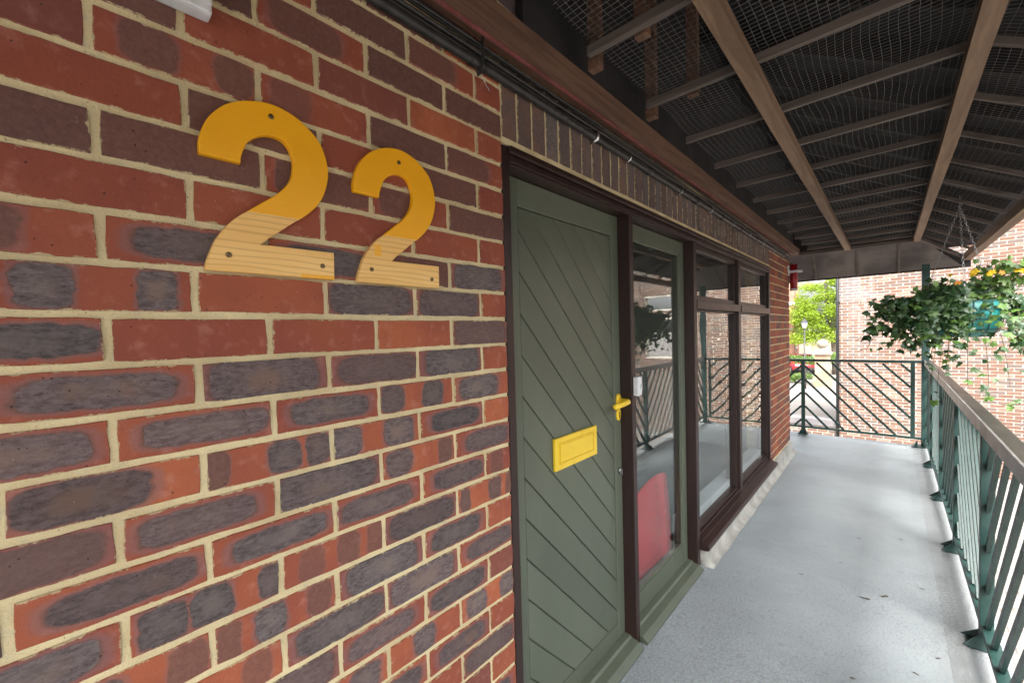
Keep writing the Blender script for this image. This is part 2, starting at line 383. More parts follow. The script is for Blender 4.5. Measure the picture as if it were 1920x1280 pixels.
# ------------------------------------------------------------------ the setting: walkway floor, ground
Y0, YE = -6.5, 5.92            # walkway runs from behind the camera to its far end
bm = bmesh.new()
prof = [(-.02, 0), (.12, 0), (.5, .0), (.93, .0), (.985, .006), (1.03, .022), (1.16, .030), (1.165, -.22), (-.02, -.22)]
ys = [Y0 + (YE-.17-Y0)*i/60 for i in range(61)] + [YE-.10, YE]
rows = []
for j, y in enumerate(ys):
    lift = .0 if j < 60 else (.012 if j == 61 else (.02 if j == 62 else 0))
    x_s = -.02 if y < 4.95 else -1.3
    pr = [(x_s, prof[0][1])] + prof[1:-1] + [(x_s, -.22)]
    rows.append([bm.verts.new((x, y, z + (lift if k < 7 else 0) + (rnd.uniform(-.0012, .0012) if 1 < k < 6 else 0))) for k, (x, z) in enumerate(pr)])
for a, b in zip(rows, rows[1:]):
    for k in range(len(prof)): bm.faces.new((a[k], a[(k+1) % len(prof)], b[(k+1) % len(prof)], b[k]))
bm.faces.new(rows[0]); bm.faces.new(rows[-1][::-1])
tag(new('walkway_floor', fin(bm, 'walkway_floor'), 'floor'), kind='structure')
bm = bmesh.new()
g = [bm.verts.new(p) for p in ((-400, -300, -2.1), (400, -300, -2.1), (400, 700, -2.1), (-400, 700, -2.1))]; bm.faces.new(g)
tag(new('ground', fin(bm, 'ground'), 'paving'), kind='structure')
# concrete plinth under the window and the pier, with its coved foot
bm = bmesh.new(); rows = []
for i in range(49):
    y = 1.735 + (4.925-1.735)*i/48; j = lambda s: rnd.uniform(-s, s)
    zt = .094 if y < 3.86 else .105
    rows.append([bm.verts.new(p) for p in ((-.02, y, zt), (.022+j(.0008), y, zt-.002), (.027+j(.001), y, .062+j(.002)), (.034+j(.001), y, .026), (.048+j(.0015), y, .008), (.070+j(.004), y, .0012), (-.02, y, -.05))])
for a, b in zip(rows, rows[1:]):
    for k in range(7): bm.faces.new((a[k], a[(k+1) % 7], b[(k+1) % 7], b[k]))
bm.faces.new(rows[0]); bm.faces.new(rows[-1][::-1])
tag(new('plinth', fin(bm, 'plinth', True), 'concrete'), kind='structure')
# room behind the glass
for nm, b, m in (('room_floor', (-4., -.11, -.5, 4.8, -.20, .004), 'carpet'), ('room_back_wall', (-4.1, -4.0, -.5, 4.8, .004, 2.6), 'roomwall'),
                 ('room_ceiling', (-4., -.11, -.5, 4.8, 2.45, 2.55), 'roomwall'), ('room_end_wall', (-4., -.21, 4.70, 4.79, .004, 2.45), 'roomwall'),
                 ('room_near_wall', (-4., -.21, -.5, -.42, .004, 2.45), 'roomwall')):
    tag(new(nm, box(nm, b, 0), m), kind='structure')

# ------------------------------------------------------------------ near brick wall
LZ = 1.4718                    # height of the bed joint numbered 0; courses are 75 mm
def brick_mesh(L, H, seed, D=.09):
    r = random.Random(seed); j = .0013
    nb, nh = max(2, int(L/.030)), max(3, int(H/.020)) if H < .1 else 7; pts = []
    for i in range(nb): pts.append((-L/2+L*i/nb, -H/2))
    for i in range(nh): pts.append((L/2, -H/2+H*i/nh))
    for i in range(nb): pts.append((L/2-L*i/nb, H/2))
    for i in range(nh): pts.append((-L/2, H/2-H*i/nh))
    q = []
    for k, (y, z) in enumerate(pts):
        cor = abs(abs(y)-L/2) < 1e-6 and abs(abs(z)-H/2) < 1e-6
        s = .0006 if cor else 0
        q.append((y-math.copysign(s, y)*cor + r.uniform(-j, j), z-math.copysign(s, z)*cor + r.uniform(-j, j)))
    bm = bmesh.new()
    rings = [[bm.verts.new((x, y-(math.copysign(e, y) if abs(y) > L/2-.006 else 0), z-(math.copysign(e, z) if abs(z) > H/2-.006 else 0))) for y, z in q]
             for x, e in ((-D, 0), (-.0014, 0), (0, .0012))]
    n = len(q)
    for a, b in zip(rings, rings[1:]):
        for k in range(n): bm.faces.new((a[k], a[(k+1) % n], b[(k+1) % n], b[k]))
    bm.faces.new(rings[-1]); return fin(bm, 'brick')
BM = {}
def bmesh_for(L, H):
    k = (round(L, 3), round(H, 3))
    if k not in BM: BM[k] = [brick_mesh(L, H, hash(k) % 999 + s) for s in range(6)]
    return rnd.choice(BM[k])
NOS = (0., .01, 0.)
def paint(o, code, L):
    """fired pattern of one brick: plain, purple, dark kiss-marked face, or separate dark spots (centre, half width, depth)"""
    t, h, sp = .35, .030, []
    if isinstance(code, tuple): t, spl = code; sp = [((c-.5)*L, hw*L, s) for c, hw, s in spl]; h = .034
    elif code == 'R': t = rnd.uniform(.15, .6)
    elif code == 'r': t = rnd.uniform(-.15, .15); sp = [(0, .3, .22)]; h = .2
    elif code == 'O': t = rnd.uniform(.65, 1.)
    elif code == 'P': t = rnd.uniform(0, .3); sp = [(0, .4, rnd.uniform(.58, .73))]; h = .3
    elif code == 'L': t = rnd.uniform(.1, .5); sp = [(rnd.uniform(-.2, .2)*L, L*.28, .5)]; h = .035
    elif rnd.random() < .33: t = rnd.uniform(.1, .45); sp = [(rnd.uniform(-.01, .01), L/2*rnd.uniform(.95, 1.1), rnd.uniform(.78, .97))]; h = rnd.uniform(.033, .046)
    else: t = rnd.uniform(.2, .55); sp = [(rnd.uniform(-.012, .012), L/2*rnd.uniform(.86, .97), rnd.uniform(.86, 1.))]; h = rnd.uniform(.0255, .0315)
    sp = (sp + [NOS]*3)[:3]
    o['half_y'] = L/2; o['half_z'] = .03225
    o['tone'] = float(t); o['spot_height'] = float(h)
    for k, s in zip('abc', sp): o['spot_'+k] = [float(x) for x in s]
def rcode(): return rnd.choice('RRRDDDDPrO'+'L') if rnd.random() < .8 else (.6, ((.2, .14, .9), (.72, .16, .9)))
A, B_ = .1065, .2173
T = {9: ['O', 'P', 'P', 'R'], 8: ['R', (.3, ((.3, .42, .6),)), 'P', 'R'], 7: ['P', 'P', (.4, ((.42, .36, .62),)), 'P'],
 6: ['R', 'O', 'r', 'R', 'P', 'R'], 5: [(.3, ((.3, .45, .6),)), 'P', (.35, ((.25, .2, .35),)), (.4, ((.3, .19, .62), (.85, .15, .6))), 'r'],
 4: ['R', 'P', 'R', 'P', 'R', 'P'], 3: ['P', (.3, ((.30, .24, .6),)), (.3, ((.2, .13, .75), (.68, .36, .6))), 'P', 'P'],
 2: ['R', 'R', 'R', 'R', 'R', 'R'], 1: ['D', 'P', 'D', 'D', (.35, ((.42, .26, .68),))], 0: ['R', 'D', 'D', 'R', (.3, ((.22, .16, .95), (.80, .14, .95))), 'R'],
 -1: ['D', 'O', 'R', 'R', 'D'], -2: ['R', 'D', 'D', 'D', 'D', 'R'], -3: [(.8, ((.42, .40, .95),)), (.8, ((.14, .16, .9), (.70, .16, .95))), 'D', 'D', 'D'],
 -4: ['O', 'D', (.6, ((.13, .18, .95), (.74, .22, .95))), (.6, ((.06, .10, .7), (.58, .15, .95), (.88, .12, .9))), (.9, ((.36, .38, .95),)), 'D'],
 -5: ['D', (.8, ((.2, .18, .9), (.86, .12, .75))), 'D', 'D', 'D'], -6: ['L', 'D', 'D', 'D', 'D', 'R'],
 -7: [(.9, ((.1, .09, .8), (.66, .14, .8), (.95, .08, .7))), 'D', (.5, ((.25, .12, .45), (.62, .13, .6), (.92, .12, .55))), (.5, ((.19, .17, .95), (.50, .16, .97), (.93, .10, .9))), 'D'],
 -8: ['R', 'D', 'D', (.6, ((.10, .10, .6), (.42, .14, .95), (.84, .13, .6))), (.7, ((.3, .2, .9), (.86, .14, .6))), 'D'],
 -9: ['D', 'D', 'D', (.7, ((.8, .12, .5),)), 'D'], -10: ['r', 'D', 'D', 'D', 'P'],
 -11: [(.9, ((.26, .2, .9), (.86, .15, .9))), (.6, ((.45, .17, .9),)), (.8, ((.16, .12, .6), (.74, .2, .9))), 'D'], -12: ['R', 'D', 'D', 'R'],
 -13: ['D', 'R', 'D', 'P'], -14: ['R', 'r', 'D', 'R'], -15: ['D', 'R', 'D']}
wall = empty('brick_wall', 'red and dark multi brick wall with beige joints carrying the yellow numbers', 'wall')
part('mortar_bed', box('mortar_bed', (-.2, -.0042, Y0, -.006, -.1, 3.36), 0), 'mortar', wall)
part('mortar_reveal', box('mortar_reveal', (-.02, -.004, -.03, -.0025, -.05, LZ+.525), 0), 'mortar', wall)
stuffb = []
def place(par, L, H, y, z, code, stuff=False):
    me = bmesh_for(L, H)
    if stuff: stuffb.append((me, y, z)); return
    o = new('brick', me, 'brick', par, (rnd.uniform(-.0012, .0008), y+rnd.uniform(-.0012, .0012), z+rnd.uniform(-.001, .001)))
    o.rotation_euler = (rnd.uniform(-.004, .004), rnd.uniform(-.006, .006), rnd.uniform(-.006, .006)); paint(o, code, L)
J = .0105
for n in range(-20, 24):
    first = A if n % 2 == 0 else B_; codes = T.get(n, [])
    zc = LZ + .075*(n+.5); y1 = 0.; k = 0
    while y1 > -3.2:
        y0 = -(first + .225*(k-1)) if k else -first
        y0 = -first - .225*k
        a, b = y0 + J/2, (y1 - J/2 if k else -.0005)
        code = codes[k] if k < len(codes) else rcode()
        vis = n <= 9 and a > -1.2 and not (n < -15)
        place(wall, b-a, .0645, (a+b)/2, zc, code, not vis)
        y1 = y0; k += 1
def joined(name, items, par, m='brick'):
    bm = bmesh.new()
    for me, y, z in items:
        i0 = len(bm.verts); bm.from_mesh(me); bm.verts.ensure_lookup_table()
        for v in bm.verts[i0:]: v.co += Vector((0, y, z))
    return tag(new(name, fin(bm, name), m, par), kind='stuff')
q = N('brick_plain_red'); g_ = q.n('NewGeometry').outputs['Random Per Island']; vv = q.coord()
colr = q.mix(g_, (.26, .06, .04), (.36, .09, .045)); colr = q.mix(q.ramp(q.math('FRACT', q.math('MULTIPLY', g_, 9.7)), .45, .6), colr, (.11, .08, .08))
M['brickstuff'] = q.out(colr, .85, q.bump(q.noise(vv, 120, 4), .002))
joined('outlying_bricks', stuffb, wall, 'brickstuff'); stuffb.clear()

# soldier-course lintel
FE = 3.845                      # right end of the opening
lint = empty('brick_lintel', 'band of upright dark purple bricks above the door and window', 'lintel', (0, 0, 1.99))
part('mortar_bed', box('mortar_bed', (-.19, -.0035, -.003, FE-.004, LZ+.5262, 3.36), 0), 'mortar', lint)
part('bed_joint', box('bed_joint', (-.1, .0005, .004, FE-.006, LZ+.520, LZ+.538), .003), 'mortar', lint)
nS = 51; pw = FE/nS
for i in range(nS):
    me = bmesh_for(pw-.0105, .214)
    o = new('brick', me, 'brick', lint, (rnd.uniform(-.001, .001), pw*(i+.5)+rnd.uniform(-.0012, .0012)+.002, LZ+.525+.012+.107-1.99))
    paint(o, 'P', pw-.0105); o['half_z'] = .107; o['spot_a'] = [0., .4, rnd.uniform(.84, .97)]
# rows above the soldiers
for n in range(10, 24):
    y = .0
    while y < FE-.05:
        b = min(y+.225, FE); stuffb.append((bmesh_for(round(b-y-J, 3), .0645), (y+b)/2, LZ+.075*(n+.5)+.02-1.99)); y = b
joined('outlying_bricks', stuffb, lint, 'brickstuff'); stuffb.clear()

# pier at the far end of the window
PE = 4.92
pier = empty('brick_pier', 'narrow red brick wall end past the windows, below the red cylinder', 'wall', (0, FE, 0))
part('mortar_bed', box('mortar_bed', (-.2, -.0045, FE+.001, PE-.006, -.05, 3.36), 0), 'mortar', pier)
part('mortar_return', box('mortar_return', (-3.9, -.2, PE-.12, PE-.006, -.05, 3.36), 0), 'mortar', pier)
for n in range(-18, 24):
    zc = LZ + .075*(n+.5)
    edges = [FE]; y = FE + (.1065 if n % 2 else .219)
    while y < PE-.03: edges.append(y); y += .2135
    edges.append(PE)
    for i, (a, b) in enumerate(zip(edges, edges[1:])):
        a2, b2 = a + (J/2 if i else .003), b - (J/2 if b < PE else 0)
        if b2-a2 < .02: continue
        if n > 9: stuffb.append((bmesh_for(round(b2-a2, 3), .0645), (a2+b2)/2-FE, zc)); continue
        o = new('brick', bmesh_for(round(b2-a2, 3), .0645), 'brick', pier, (rnd.uniform(-.001, .001), (a2+b2)/2-FE, zc))
        paint(o, rnd.choice('RRROOrrPL'), b2-a2)
if stuffb: joined('outlying_bricks', stuffb, pier, 'brickstuff'); stuffb.clear()
# faces of the pier's return
rb = []
for n in range(-18, 24):
    x = -.02 if n % 2 else -.12
    while x > -1.6:
        rb.append((x-.215, x, PE-.09, PE+.0, LZ+.075*n+.005, LZ+.075*n+.0695)); x -= .225
o = new('return_bricks', boxes('return_bricks', rb), 'brickstuff', pier, (0, -FE, 0)); tag(o, kind='stuff')

# ------------------------------------------------------------------ brown shopfront frame with its glazing
HEADB = 1.935
fr = empty('shopfront_frame', 'dark brown timber frame around the green door and the windows', 'window frame', (0, 0, 0))
def fp(name, b, m='brown', bev=.003, sub=None): return part(name, box(name, b, bev), m, fr, sub)
fp('jamb', (-.10, .001, .0, .034, .0, HEADB+.05))
head = fp('head', (-.10, -.004, .0345, FE-.0475, HEADB, 1.992))
fp('head_moulding', (-.003, .010, .030, FE-.01, HEADB+.030, 1.9885), sub=head, bev=.005)
fp('head_moulding', (-.003, .005, .032, FE-.01, HEADB+.006, HEADB+.026), sub=head, bev=.003)
fp('post', (-.10, .002, .835, .872, -.01, HEADB-.001))
fp('post', (-.10, .003, 1.672, 1.722, -.01, HEADB-.001))
fp('mullion', (-.10, .001, 2.690, 2.752, .19, HEADB-.001))
fp('end_jamb', (-.10, .001, FE-.047, FE-.001, .09, HEADB+.05))
TZ0, TZ1 = 1.545, 1.598
fp('transom', (-.10, .006, 1.7235, 2.689, TZ0, TZ1)); fp('transom', (-.10, .006, 2.753, FE-.048, TZ0, TZ1))
# sill: stepped, rounded nose
bm = bmesh.new(); pr = [(-.10, .10), (.030, .098), (.050, .104), (.053, .122), (.046, .136), (.012, .142), (.010, .156), (-.016, .160), (-.018, .176), (-.10, .186)]
ra = [bm.verts.new((x, 1.7235, z)) for x, z in pr]; rb_ = [bm.verts.new((x, FE-.002, z)) for x, z in pr]
for k in range(len(pr)): bm.faces.new((ra[k], ra[(k+1) % len(pr)], rb_[(k+1) % len(pr)], rb_[k]))
bm.faces.new(ra[::-1]); bm.faces.new(rb_); part('sill', fin(bm, 'sill'), 'brown', fr)
# casements: upper brown sashes and lower fixed panes
for ya, yb in ((1.7225, 2.6895), (2.7525, FE-.0475)):
    for nm, za, zb, fw_ in (('upper_sash', TZ1+.001, HEADB-.001, .030), ('lower_sash', .187, TZ0-.001, .013)):
        xs = (-.094, -.020)
        s = part(nm, boxes(nm, [(xs[0], xs[1], ya+.001, yb-.001, zb-fw_, zb-.001), (xs[0], xs[1], ya+.001, yb-.001, za, za+fw_),
                             (xs[0], xs[1]-.001, ya+.001, ya+fw_, za+fw_, zb-fw_), (xs[0], xs[1]-.001, yb-fw_, yb-.001, za+fw_, zb-fw_)], .003), 'brown', fr)
        part('pane', box('pane', (-.0375, -.0355, ya+fw_-.004, yb-fw_+.004, za+fw_-.004, zb-fw_+.004), 0), 'glass', fr, s)

# ------------------------------------------------------------------ green glazed side panel
sp = empty('glazed_side_panel', 'sage green framed glass panel right of the plank door', 'window', (0, .873, 0))
XD = -.052
part('stile', box('stile', (-.095, XD, .874, .965, .045, HEADB-.003), .003), 'green', sp)
part('stile', box('stile', (-.095, XD, 1.606, 1.670, .045, HEADB-.003), .003), 'green', sp)
part('top_rail', box('top_rail', (-.095, XD-.001, .966, 1.605, 1.862, HEADB-.003), .003), 'green', sp)
part('bottom_rail', box('bottom_rail', (-.095, XD-.001, .966, 1.605, .045, .150), .003), 'green', sp)
part('glazing_bead', boxes('glazing_bead', [(-.07, XD-.006, .9665, 1.6045, 1.850, 1.8615), (-.07, XD-.006, .9665, 1.6045, .1505, .162), (-.07, XD-.007, .9665, .978, .1625, 1.8495), (-.07, XD-.007, 1.597, 1.6045, .1625, 1.8495)], .002), 'green', sp)
part('pane', box('pane', (-.0630, -.0610, .970, 1.601, .153, 1.859), 0), 'glassflat', sp)
def weatherboard(par, ya, yb):
    bm = bmesh.new(); pr = [(-.10, .0015), (.034, .0015), (.036, .014), (.012, .030), (-.020, .036), (-.028, .044), (-.10, .0445)]
    a = [bm.verts.new((x, ya, z)) for x, z in pr]; b = [bm.verts.new((x, yb, z)) for x, z in pr]; n = len(pr)
    for k in range(n): bm.faces.new((a[k], a[(k+1) % n], b[(k+1) % n], b[k]))
    bm.faces.new(a[::-1]); bm.faces.new(b); part('threshold_board', fin(bm, 'threshold_board'), 'green', par)
weatherboard(sp, .8735, 1.671)

# ------------------------------------------------------------------ green plank door
door = empty('plank_door', 'sage green door of diagonal planks with yellow letter plate and handle', 'door', (0, .035, 0))
py0, py1, pz0, pz1 = .130, .768, .118, 1.842
DY0, DY1, DZ0, DZ1 = .0355, .834, .046, HEADB-.002
part('stile', box('stile', (-.10, XD, DY0, py0, DZ0, DZ1), .0025), 'green', door)
part('stile', box('stile', (-.10, XD, py1, DY1, DZ0, DZ1), .0025), 'green', door)
part('top_rail', box('top_rail', (-.10, XD-.0006, py0+.0004, py1-.0004, pz1, DZ1), .0025), 'green', door)
part('bottom_rail', box('bottom_rail', (-.10, XD-.0006, py0+.0004, py1-.0004, DZ0, pz0), .0025), 'green', door)
part('backing', box('backing', (-.099, XD-.012, py0-.002, py1+.002, pz0-.002, pz1+.002), 0), 'green', door)
weatherboard(door, .0355, .834)
def clip(poly, a, b, c):     # keep a*y+b*z<=c
    out = []
    for i in range(len(poly)):
        p, q_ = poly[i], poly[(i+1) % len(poly)]; dp, dq = a*p[0]+b*p[1]-c, a*q_[0]+b*q_[1]-c
        if dp <= 0: out.append(p)
        if dp*dq < 0: t = dp/(dp-dq); out.append((p[0]+t*(q_[0]-p[0]), p[1]+t*(q_[1]-p[1])))
    return out
s0 = .130+1.359
ks = range(-20, 20)
for k in ks:
    lo, hi = s0 + .137*k + .0022, s0 + .137*(k+1) - .0022
    pl = clip(clip([(py0+.003, pz0+.003), (py1-.003, pz0+.003), (py1-.003, pz1-.003), (py0+.003, pz1-.003)], 1, 1, hi), -1, -1, -lo)
    if len(pl) < 3: continue
    ar = abs(sum(pl[i][0]*pl[(i+1) % len(pl)][1]-pl[(i+1) % len(pl)][0]*pl[i][1] for i in range(len(pl))))/2
    if ar < .0006: continue
    part('plank', prism_x('plank', pl, XD-.0125, XD-.0015-rnd.uniform(0, .0006), .0034), 'green', door)
# letter plate
lp = part('letter_plate', box('letter_plate', (XD-.001, XD+.010, .296, .597, .925, 1.043), .0025), 'yellow', door)
part('flap', boxes('flap', [(XD+.0085, XD+.0125, .332, .560, .953, 1.016)], .0015), 'yellow', door, lp)
part('flap_frame', boxes('flap_frame', [(XD+.008, XD+.0145, .324, .330, .945, 1.024), (XD+.008, XD+.0145, .562, .568, .945, 1.024), (XD+.008, XD+.0143, .330, .562, .945, .951), (XD+.008, XD+.0143, .330, .562, 1.018, 1.024)], .0012), 'yellow', door, lp)
# lever handle
hy, hz = .806, 1.118
hd = part('handle_rose', lathe('handle_rose', [(.0255, 0), (.0255, .006), (.022, .009)], 28), 'yellow', door)
hd.rotation_euler = (0, math.pi/2, 0); hd.location = Vector((XD, hy, hz))-door.location; hd.scale = (1.15, .85, 1)
lv = part('lever', tube('lever', [(XD, hy, hz), (XD+.035, hy, hz), (XD+.048, hy-.004, hz), (XD+.056, hy-.02, hz), (XD+.058, hy-.07, hz-.003), (XD+.057, hy-.140, hz-.006), (XD+.056, hy-.146, hz-.006)], [.0105, .0105, .0115, .012, .012, .0115, .007], 14), 'yellow', door)
es = part('escutcheon', lathe('escutcheon', [(.024, 0), (.024, .005), (.021, .007)], 28), 'yellow', door)
es.rotation_euler = (0, math.pi/2, 0); es.location = Vector((XD, hy-.002, hz-.062))-door.location; es.scale = (1.2, .78, 1)
kh = part('keyhole', boxes('keyhole', [(XD+.004, XD+.0085, hy-.0045, hy+.0005, hz-.078, hz-.050)], .001), 'black', door)
lk = part('cylinder_lock', tube('cylinder_lock', [(XD-.002, .806, .803), (XD+.010, .806, .803)], .013, 18), 'zinc', door)
part('thumb_tab', box('thumb_tab', (XD+.008, XD+.016, .803, .809, .783, .812), .001), 'zinc', door)
# door bell
bell = empty('door_bell', 'small white bell push on the brown post beside the handle', 'bell', (.003, .853, 1.18))
bb = part('case', box('case', (.0035, .028, .840, .880, 1.137, 1.222), .006), 'white', bell)
part('push_button', box('push_button', (.027, .0305, .855, .869, 1.165, 1.190), .002), 'lens', bell)

# ------------------------------------------------------------------ the two wooden numerals
O2 = [(0.0, 0.186), (0.0, 0.205), (0.006, 0.228), (0.016, 0.249), (0.033, 0.27), (0.049, 0.283), (0.072, 0.295), (0.1, 0.303), (0.127, 0.304), (0.156, 0.297), (0.18, 0.283), (0.2, 0.265), (0.212, 0.24), (0.217, 0.21), (0.213, 0.183), (0.202, 0.155), (0.184, 0.131), (0.162, 0.111), (0.146, 0.1), (0.117, 0.077), (0.098, 0.062), (0.087, 0.052), (0.222, 0.053), (0.221, 0.0), (0.0, 0.0), (0.002, 0.012), (0.009, 0.032), (0.017, 0.051), (0.032, 0.073), (0.048, 0.091), (0.068, 0.107), (0.092, 0.126), (0.116, 0.145), (0.135, 0.165), (0.146, 0.185), (0.15, 0.208), (0.147, 0.226), (0.139, 0.241), (0.125, 0.248), (0.106, 0.247), (0.089, 0.239), (0.074, 0.226), (0.066, 0.21), (0.061, 0.195), (0.06, 0.186)]
sharp = {0, 21, 22, 23, 24, 44}
def smooth_outline(P):
    n = len(P); out = []
    for i in range(n):
        p0, p1, p2, p3 = P[i-1], P[i], P[(i+1) % n], P[(i+2) % n]
        out.append(p1)
        j = (i+1) % n
        if i in sharp and j in sharp: continue
        a = p1 if i in sharp else p0; b = p2 if j in sharp else p3
        for t in (.33, .67):
            out.append(tuple(.5*((2*p1[c]) + (-a[c]+p2[c])*t + (2*a[c]-5*p1[c]+4*p2[c]-b[c])*t*t + (-a[c]+3*p1[c]-3*p2[c]+b[c])*t**3) for c in (0, 1)))
    return out
for loc, lab, drip, scr in (((.001, -.7675, 1.5465), 'left wooden number two, nearer the camera, half dipped in yellow paint', (.195, -.005, .036), ((.113, .2815), (.035, .0275), (.197, .0245))),
                            ((.001, -.4915, 1.5460), 'right wooden number two, closer to the door, with a paint smear', (.052, .072, .007), ((.114, .2745), (.034, .0285), (.198, .0195)))):
    t = empty('house_number', lab, 'number', loc, 'wooden house numbers on the brick wall')
    me = prism_x('numeral', smooth_outline([(a*1.017, b*1.017) for a, b in O2]), 0, .0115, .0015)
    o = new('numeral', me, 'number', t); o['drip'] = [float(x) for x in drip]
    for y, z in scr:
        s = new('screw', lathe('screw', [(.0050, 0), (.0050, .0012), (.004, .0018)], 14), 'brass', t, (.0112, y*1.017, z*1.017)); s.rotation_euler = (0, math.pi/2, 0)
        sl = new('slot', box('slot', (.0012, .0022, -.0036, .0036, -.0007, .0007), 0), 'black', s); sl.rotation_euler = (0, math.radians(-90), rnd.uniform(0, 3)); sl.location = (0, 0, 0)

# ------------------------------------------------------------------ wall lamp (only its lower corner shows)
wlm = empty('bulkhead_lamp', 'white plastic bulkhead lamp above the left number two', 'lamp', (0, -.80, 1.98))
part('base', box('base', (.001, .030, -.905, -.742, 1.957, 2.17), .006), 'white', wlm)
part('diffuser', box('diffuser', (.030, .075, -.893, -.756, 1.971, 2.156), .012), 'lens', wlm)
part('rim', boxes('rim', [(.029, .046, -.901, -.746, 1.961, 1.969), (.029, .046, -.901, -.746, 2.158, 2.166), (.029, .046, -.901, -.893, 1.969, 2.158), (.029, .046, -.755, -.746, 1.969, 2.158)], .003), 'white', wlm)

# ------------------------------------------------------------------ canopy
CZ = 2.335
cn = empty('canopy', 'timber canopy over the walkway with beams and battens', 'canopy', (.5, 0, 2.3))
def cp(name, me, m, sub=None): return part(name, me, m, cn, sub)
HE = 5.66                       # where the flat ceiling meets the hip end
def wobbly(name, x0, x1, z0, z1, ya, yb, n=26, s=.002):
    bm = bmesh.new(); rows = []
    for i in range(n):
        y = ya+(yb-ya)*i/(n-1); j = lambda: rnd.uniform(-s, s)
        rows.append([bm.verts.new((x+j(), y, z+j())) for x, z in ((x0, z0), (x1, z0), (x1, z1), (x0, z1))])
    for a, b in zip(rows, rows[1:]):
        for k in range(4): bm.faces.new((a[k], a[(k+1) % 4], b[(k+1) % 4], b[k]))
    bm.faces.new(rows[0]); bm.faces.new(rows[-1][::-1]); return fin(bm, name)
cp('wall_plate', wobbly('wall_plate', .010, .084, 2.233, 2.292, Y0, 5.0), 'plate')
cp('beam', wobbly('beam', .437, .486, 2.288, 2.333, Y0, 5.60), 'beam')
cp('beam', wobbly('beam', .985, 1.036, 2.288, 2.333, Y0, 5.60), 'beam')
SL = math.tan(math.radians(31.5))
def roofz(x): return 2.335 - (x-1.03)*SL
y = -2.47-.468*8
while y < 5.55:
    jw = rnd.uniform(.0095, .0125)
    cp('batten', box('batten', (.10, 1.03, y-jw, y+jw, CZ, CZ+.03), .002), 'joist')
    cp('sloping_batten', bar('sloping_batten', (1.037, y, roofz(1.03)+.012), (1.375, y, roofz(1.368)+.012), .022, .022, (0, 1, 0)), 'joist')
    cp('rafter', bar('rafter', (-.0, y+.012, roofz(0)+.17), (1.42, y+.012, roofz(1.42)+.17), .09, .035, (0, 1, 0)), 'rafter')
    if -.3 < y < .9:
        cp('hanger', box('hanger', (.245, .285, y+.02, y+.052, CZ-.005, CZ+.5), .002), 'plate')
        cp('hanger', box('hanger', (.085, .125, y+.02, y+.055, CZ-.03, CZ+.62), .002), 'plate')
    y += .468
cp('eave_beam', wobbly('eave_beam', 1.365, 1.420, 2.075, 2.145, Y0, 6.05), 'beam')
# roof deck, hip end boards and fascia
bm = bmesh.new()
def quad(pts): bm.faces.new([bm.verts.new(p) for p in pts])
d = .235
for dz in (0, .02):
    quad([(-.002, Y0, roofz(0)+d+dz), (1.55, Y0, roofz(1.55)+d+dz), (1.55, 6.15, roofz(1.55)+d+dz), (-1.4, 6.15, roofz(1.55)+d+dz), (-1.4, 5.0, roofz(0)+d+dz), (-.002, 5.0, roofz(0)+d+dz)])
cp('roof_deck', fin(bm, 'roof_deck'), 'felt')
cp('end_infill', box('end_infill', (-1.4, 1.02, HE+.03, HE+.05, CZ+.03, 3.3), 0), 'felt')
cp('near_infill', box('near_infill', (-.0, 1.5, Y0, Y0+.02, 2.33, 3.3), 0), 'felt')
bm = bmesh.new()
hz0, hz1, hy1 = 2.330, 2.020, 5.985
quad([(-1.4, HE, hz0), (-1.4, hy1, hz1), (1.36, hy1, hz1), (1.03, HE, hz0)]); quad([(-1.4, HE, hz0+.02), (-1.4, hy1+.02, hz1+.02), (1.40, hy1+.02, hz1+.02), (1.03, HE, hz0+.02)])
cp('hip_soffit_board', fin(bm, 'hip_soffit_board'), 'hipboard')
bm = bmesh.new(); quad([(1.03, HE, hz0), (1.37, HE+.30, roofz(1.37)-.02), (1.36, hy1, hz1+.01)])
cp('hip_corner_board', fin(bm, 'hip_corner_board'), 'felt')
for x in (.135, .53, .88):
    cp('hip_rib', bar('hip_rib', (x, HE+.02, hz0-.012), (x, hy1-.005, hz1-.008), .028, .022, (1, 0, 0)), 'joist')
cp('end_batten', box('end_batten', (.0, 1.03, HE-.03, HE, CZ-.035, CZ), .003), 'joist')
cp('end_fascia', box('end_fascia', (-1.4, 1.42, 5.99, 6.015, 2.004, 2.09), .002), 'felt')
cp('hip_rafter', bar('hip_rafter', (1.03, HE-.02, 2.322), (1.40, hy1+.01, 2.085), .03, .05, (1, -1, 0)), 'joist')
cp('void_shade_board', box('void_shade_board', (.006, .030, .08, 4.98, 2.305, 3.3), 0), 'felt')  # dark board added over the upper bricks to paint in the void's shade

